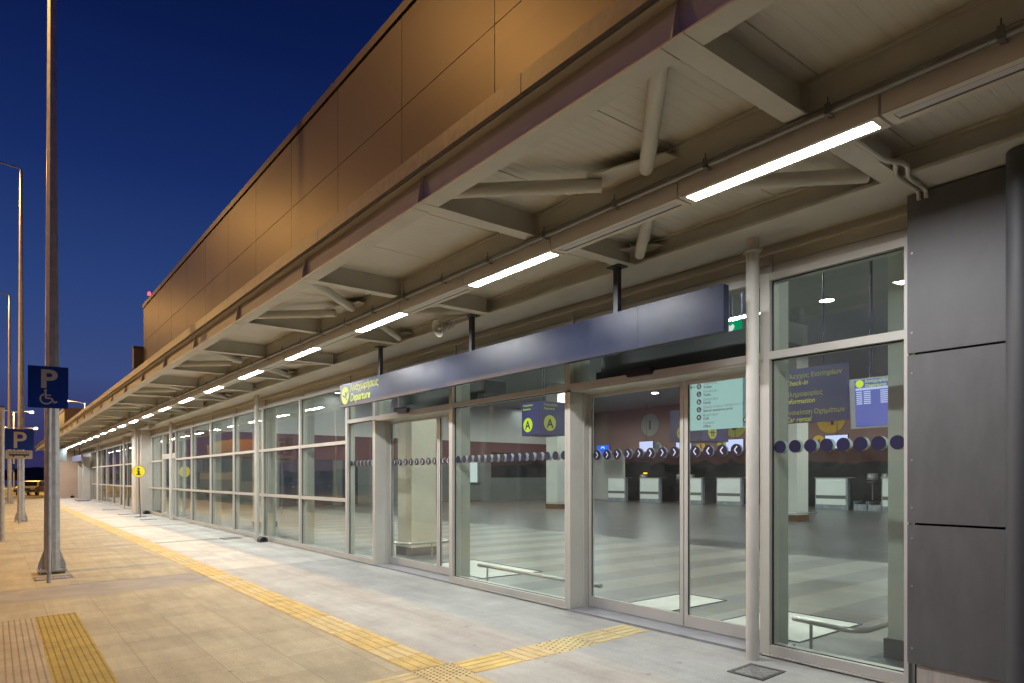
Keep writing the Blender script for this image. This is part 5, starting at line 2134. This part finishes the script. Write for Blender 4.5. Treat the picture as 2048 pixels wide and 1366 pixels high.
# coach on the road, mirrored in the gridded glazing
t = thing('parked_coach', 'tall coach with an amber roof band parked along the road, mirrored in the glazing', 'bus', (-5.2, 57.0, -0.262))
b = MB()
prof = [(-1.22, 0.32), (1.22, 0.32), (1.25, 1.3), (1.22, 3.5), (1.05, 3.7), (-1.05, 3.7), (-1.22, 3.5), (-1.25, 1.3)]
b.prism(Fr((0, 6, 0), (1, 0, 0), (0, 0, 1)), prof, 0, 12)
b.build('body', mat('coach_grey', (0.22, 0.23, 0.22), 0.4), t, local=True)
b = MB()
for k in range(7):
    y0 = -5.3 + k * 1.55
    b.box(1.245, 1.256, y0, y0 + 1.45, 2.2, 3.4)
b.box(-1.05, 1.05, 6.001, 6.02, 1.4, 3.3)
b.box(-1.05, 1.05, -6.02, -6.001, 1.5, 3.3)
b.build('windows', mat('coach_glass', (0.015, 0.016, 0.018), 0.1), t, local=True)
b = MB()
b.box(1.2505, 1.262, -5.9, 1.0, 1.6, 2.12)
b.box(1.2505, 1.262, 2.0, 5.9, 1.6, 2.12)
b.build('stripe', mat('coach_stripe', (0.62, 0.48, 0.30), 0.4), t, local=True)
b = MB()
b.box(-1.0, 1.14, -5.0, 4.2, 3.702, 4.5)
b.box(-0.8, 0.9, -3.0, 3.4, 4.501, 4.75)
b.build('roof_box', mat('coach_amber', (0.72, 0.36, 0.06), 0.45), t, local=True)
b = MB()
b.box(-1.0, 1.26, 1.05, 1.95, 0.6, 3.55)
b.build('door', mat('coach_door', (0.02, 0.02, 0.02), 0.3), t, local=True)
for yy in (-3.6, 3.9):
    for s_ in (-1, 1):
        o = MB()
        o.tube([(s_ * 1.1 - 0.14, yy, 0.48), (s_ * 1.1 + 0.16, yy, 0.48)], 0.48, 18)
        o.build('wheel', M_black, t, local=True)

# low ground mounds, far land and trees
g = MB()
for (cx_, cy_, rx, ry, h) in ((1.2, 95, 5, 14, 0.55), (-5, 110, 8, 20, 0.8)):
    n = 16
    vs = [(cx_, cy_, h - 0.32)]
    for rr, hh in ((0.4, 0.75), (0.75, 0.3), (1.0, -0.05)):
        for k in range(n):
            a = 2 * math.pi * k / n
            q = 1 + 0.18 * math.sin(3 * a + cx_)
            vs.append((cx_ + rx * rr * q * math.cos(a), cy_ + ry * rr * q * math.sin(a), hh * h - 0.32))
    fs = [(0, 1 + k, 1 + (k + 1) % n) for k in range(n)]
    for j in range(2):
        fs += [(1 + j * n + k, 1 + (j + 1) * n + k, 1 + (j + 1) * n + (k + 1) % n, 1 + j * n + (k + 1) % n) for k in range(n)]
    g.smooth = True
    g.add(vs, fs)
g.build('terrain', mat('dry_grass', (0.11, 0.095, 0.045), 1.0, var=0.4, vscale=2, bump=0.6, bscale=8), kind='structure')


def ridge(x0, y0, x1, y1, n, h0, h1, depth, seed, m, name, kind):
    b = MB()
    dx, dy = x1 - x0, y1 - y0
    ln = math.hypot(dx, dy)
    nx, ny = -dy / ln, dx / ln
    rows = []
    for j in range(5):
        u = j / 4
        row = []
        for i in range(n + 1):
            tt = i / n
            hh = h0 + (h1 - h0) * (0.5 + 0.5 * noise.noise((tt * 7 + seed, u * 1.3, 0))) + (h1 - h0) * 0.55 * noise.noise((tt * n * 0.21 + seed, u * 2.1, 4))
            hh += (h1 - h0) * 0.42 * noise.noise((tt * n * 0.43 + 0.3, u * 3, seed))
            prof_ = math.sin(math.pi * min(1, 0.08 + u * 0.9)) ** 0.6
            off = depth * (u - 0.5)
            row.append((x0 + dx * tt + nx * off, y0 + dy * tt + ny * off, -0.4 + max(0.1, hh) * prof_ * (0 if j in (0, 4) else 1)))
        rows.append(row)
    vs = [p for r_ in rows for p in r_]
    w_ = n + 1
    b.add(vs, [(j * w_ + i, j * w_ + i + 1, (j + 1) * w_ + i + 1, (j + 1) * w_ + i) for j in range(4) for i in range(n)])
    return b.build(name, m, kind=kind)


ridge(-420, 1100, 900, 1300, 90, 4, 15, 300, 3.1, M_hill, 'hills', 'structure')
ridge(-150, 560, 260, 620, 120, 1.0, 4.5, 40, 9.4, M_hill, 'hills', 'structure')
ridge(-75, -160, -90, 480, 1300, 2.0, 5.2, 9, 5.7, M_hill, 'treeline', 'stuff')
ridge(-160, -300, -190, 700, 900, 4, 8.0, 30, 1.7, M_hill, 'hills', 'structure')
g = MB()
g.add([(-900, 190, -0.30), (250, 150, -0.30), (250, 1600, -0.30), (-900, 1600, -0.30)], [(0, 1, 2, 3)])
g.build('sea', mat('sea_water', (0.01, 0.014, 0.03), 0.18), kind='structure')
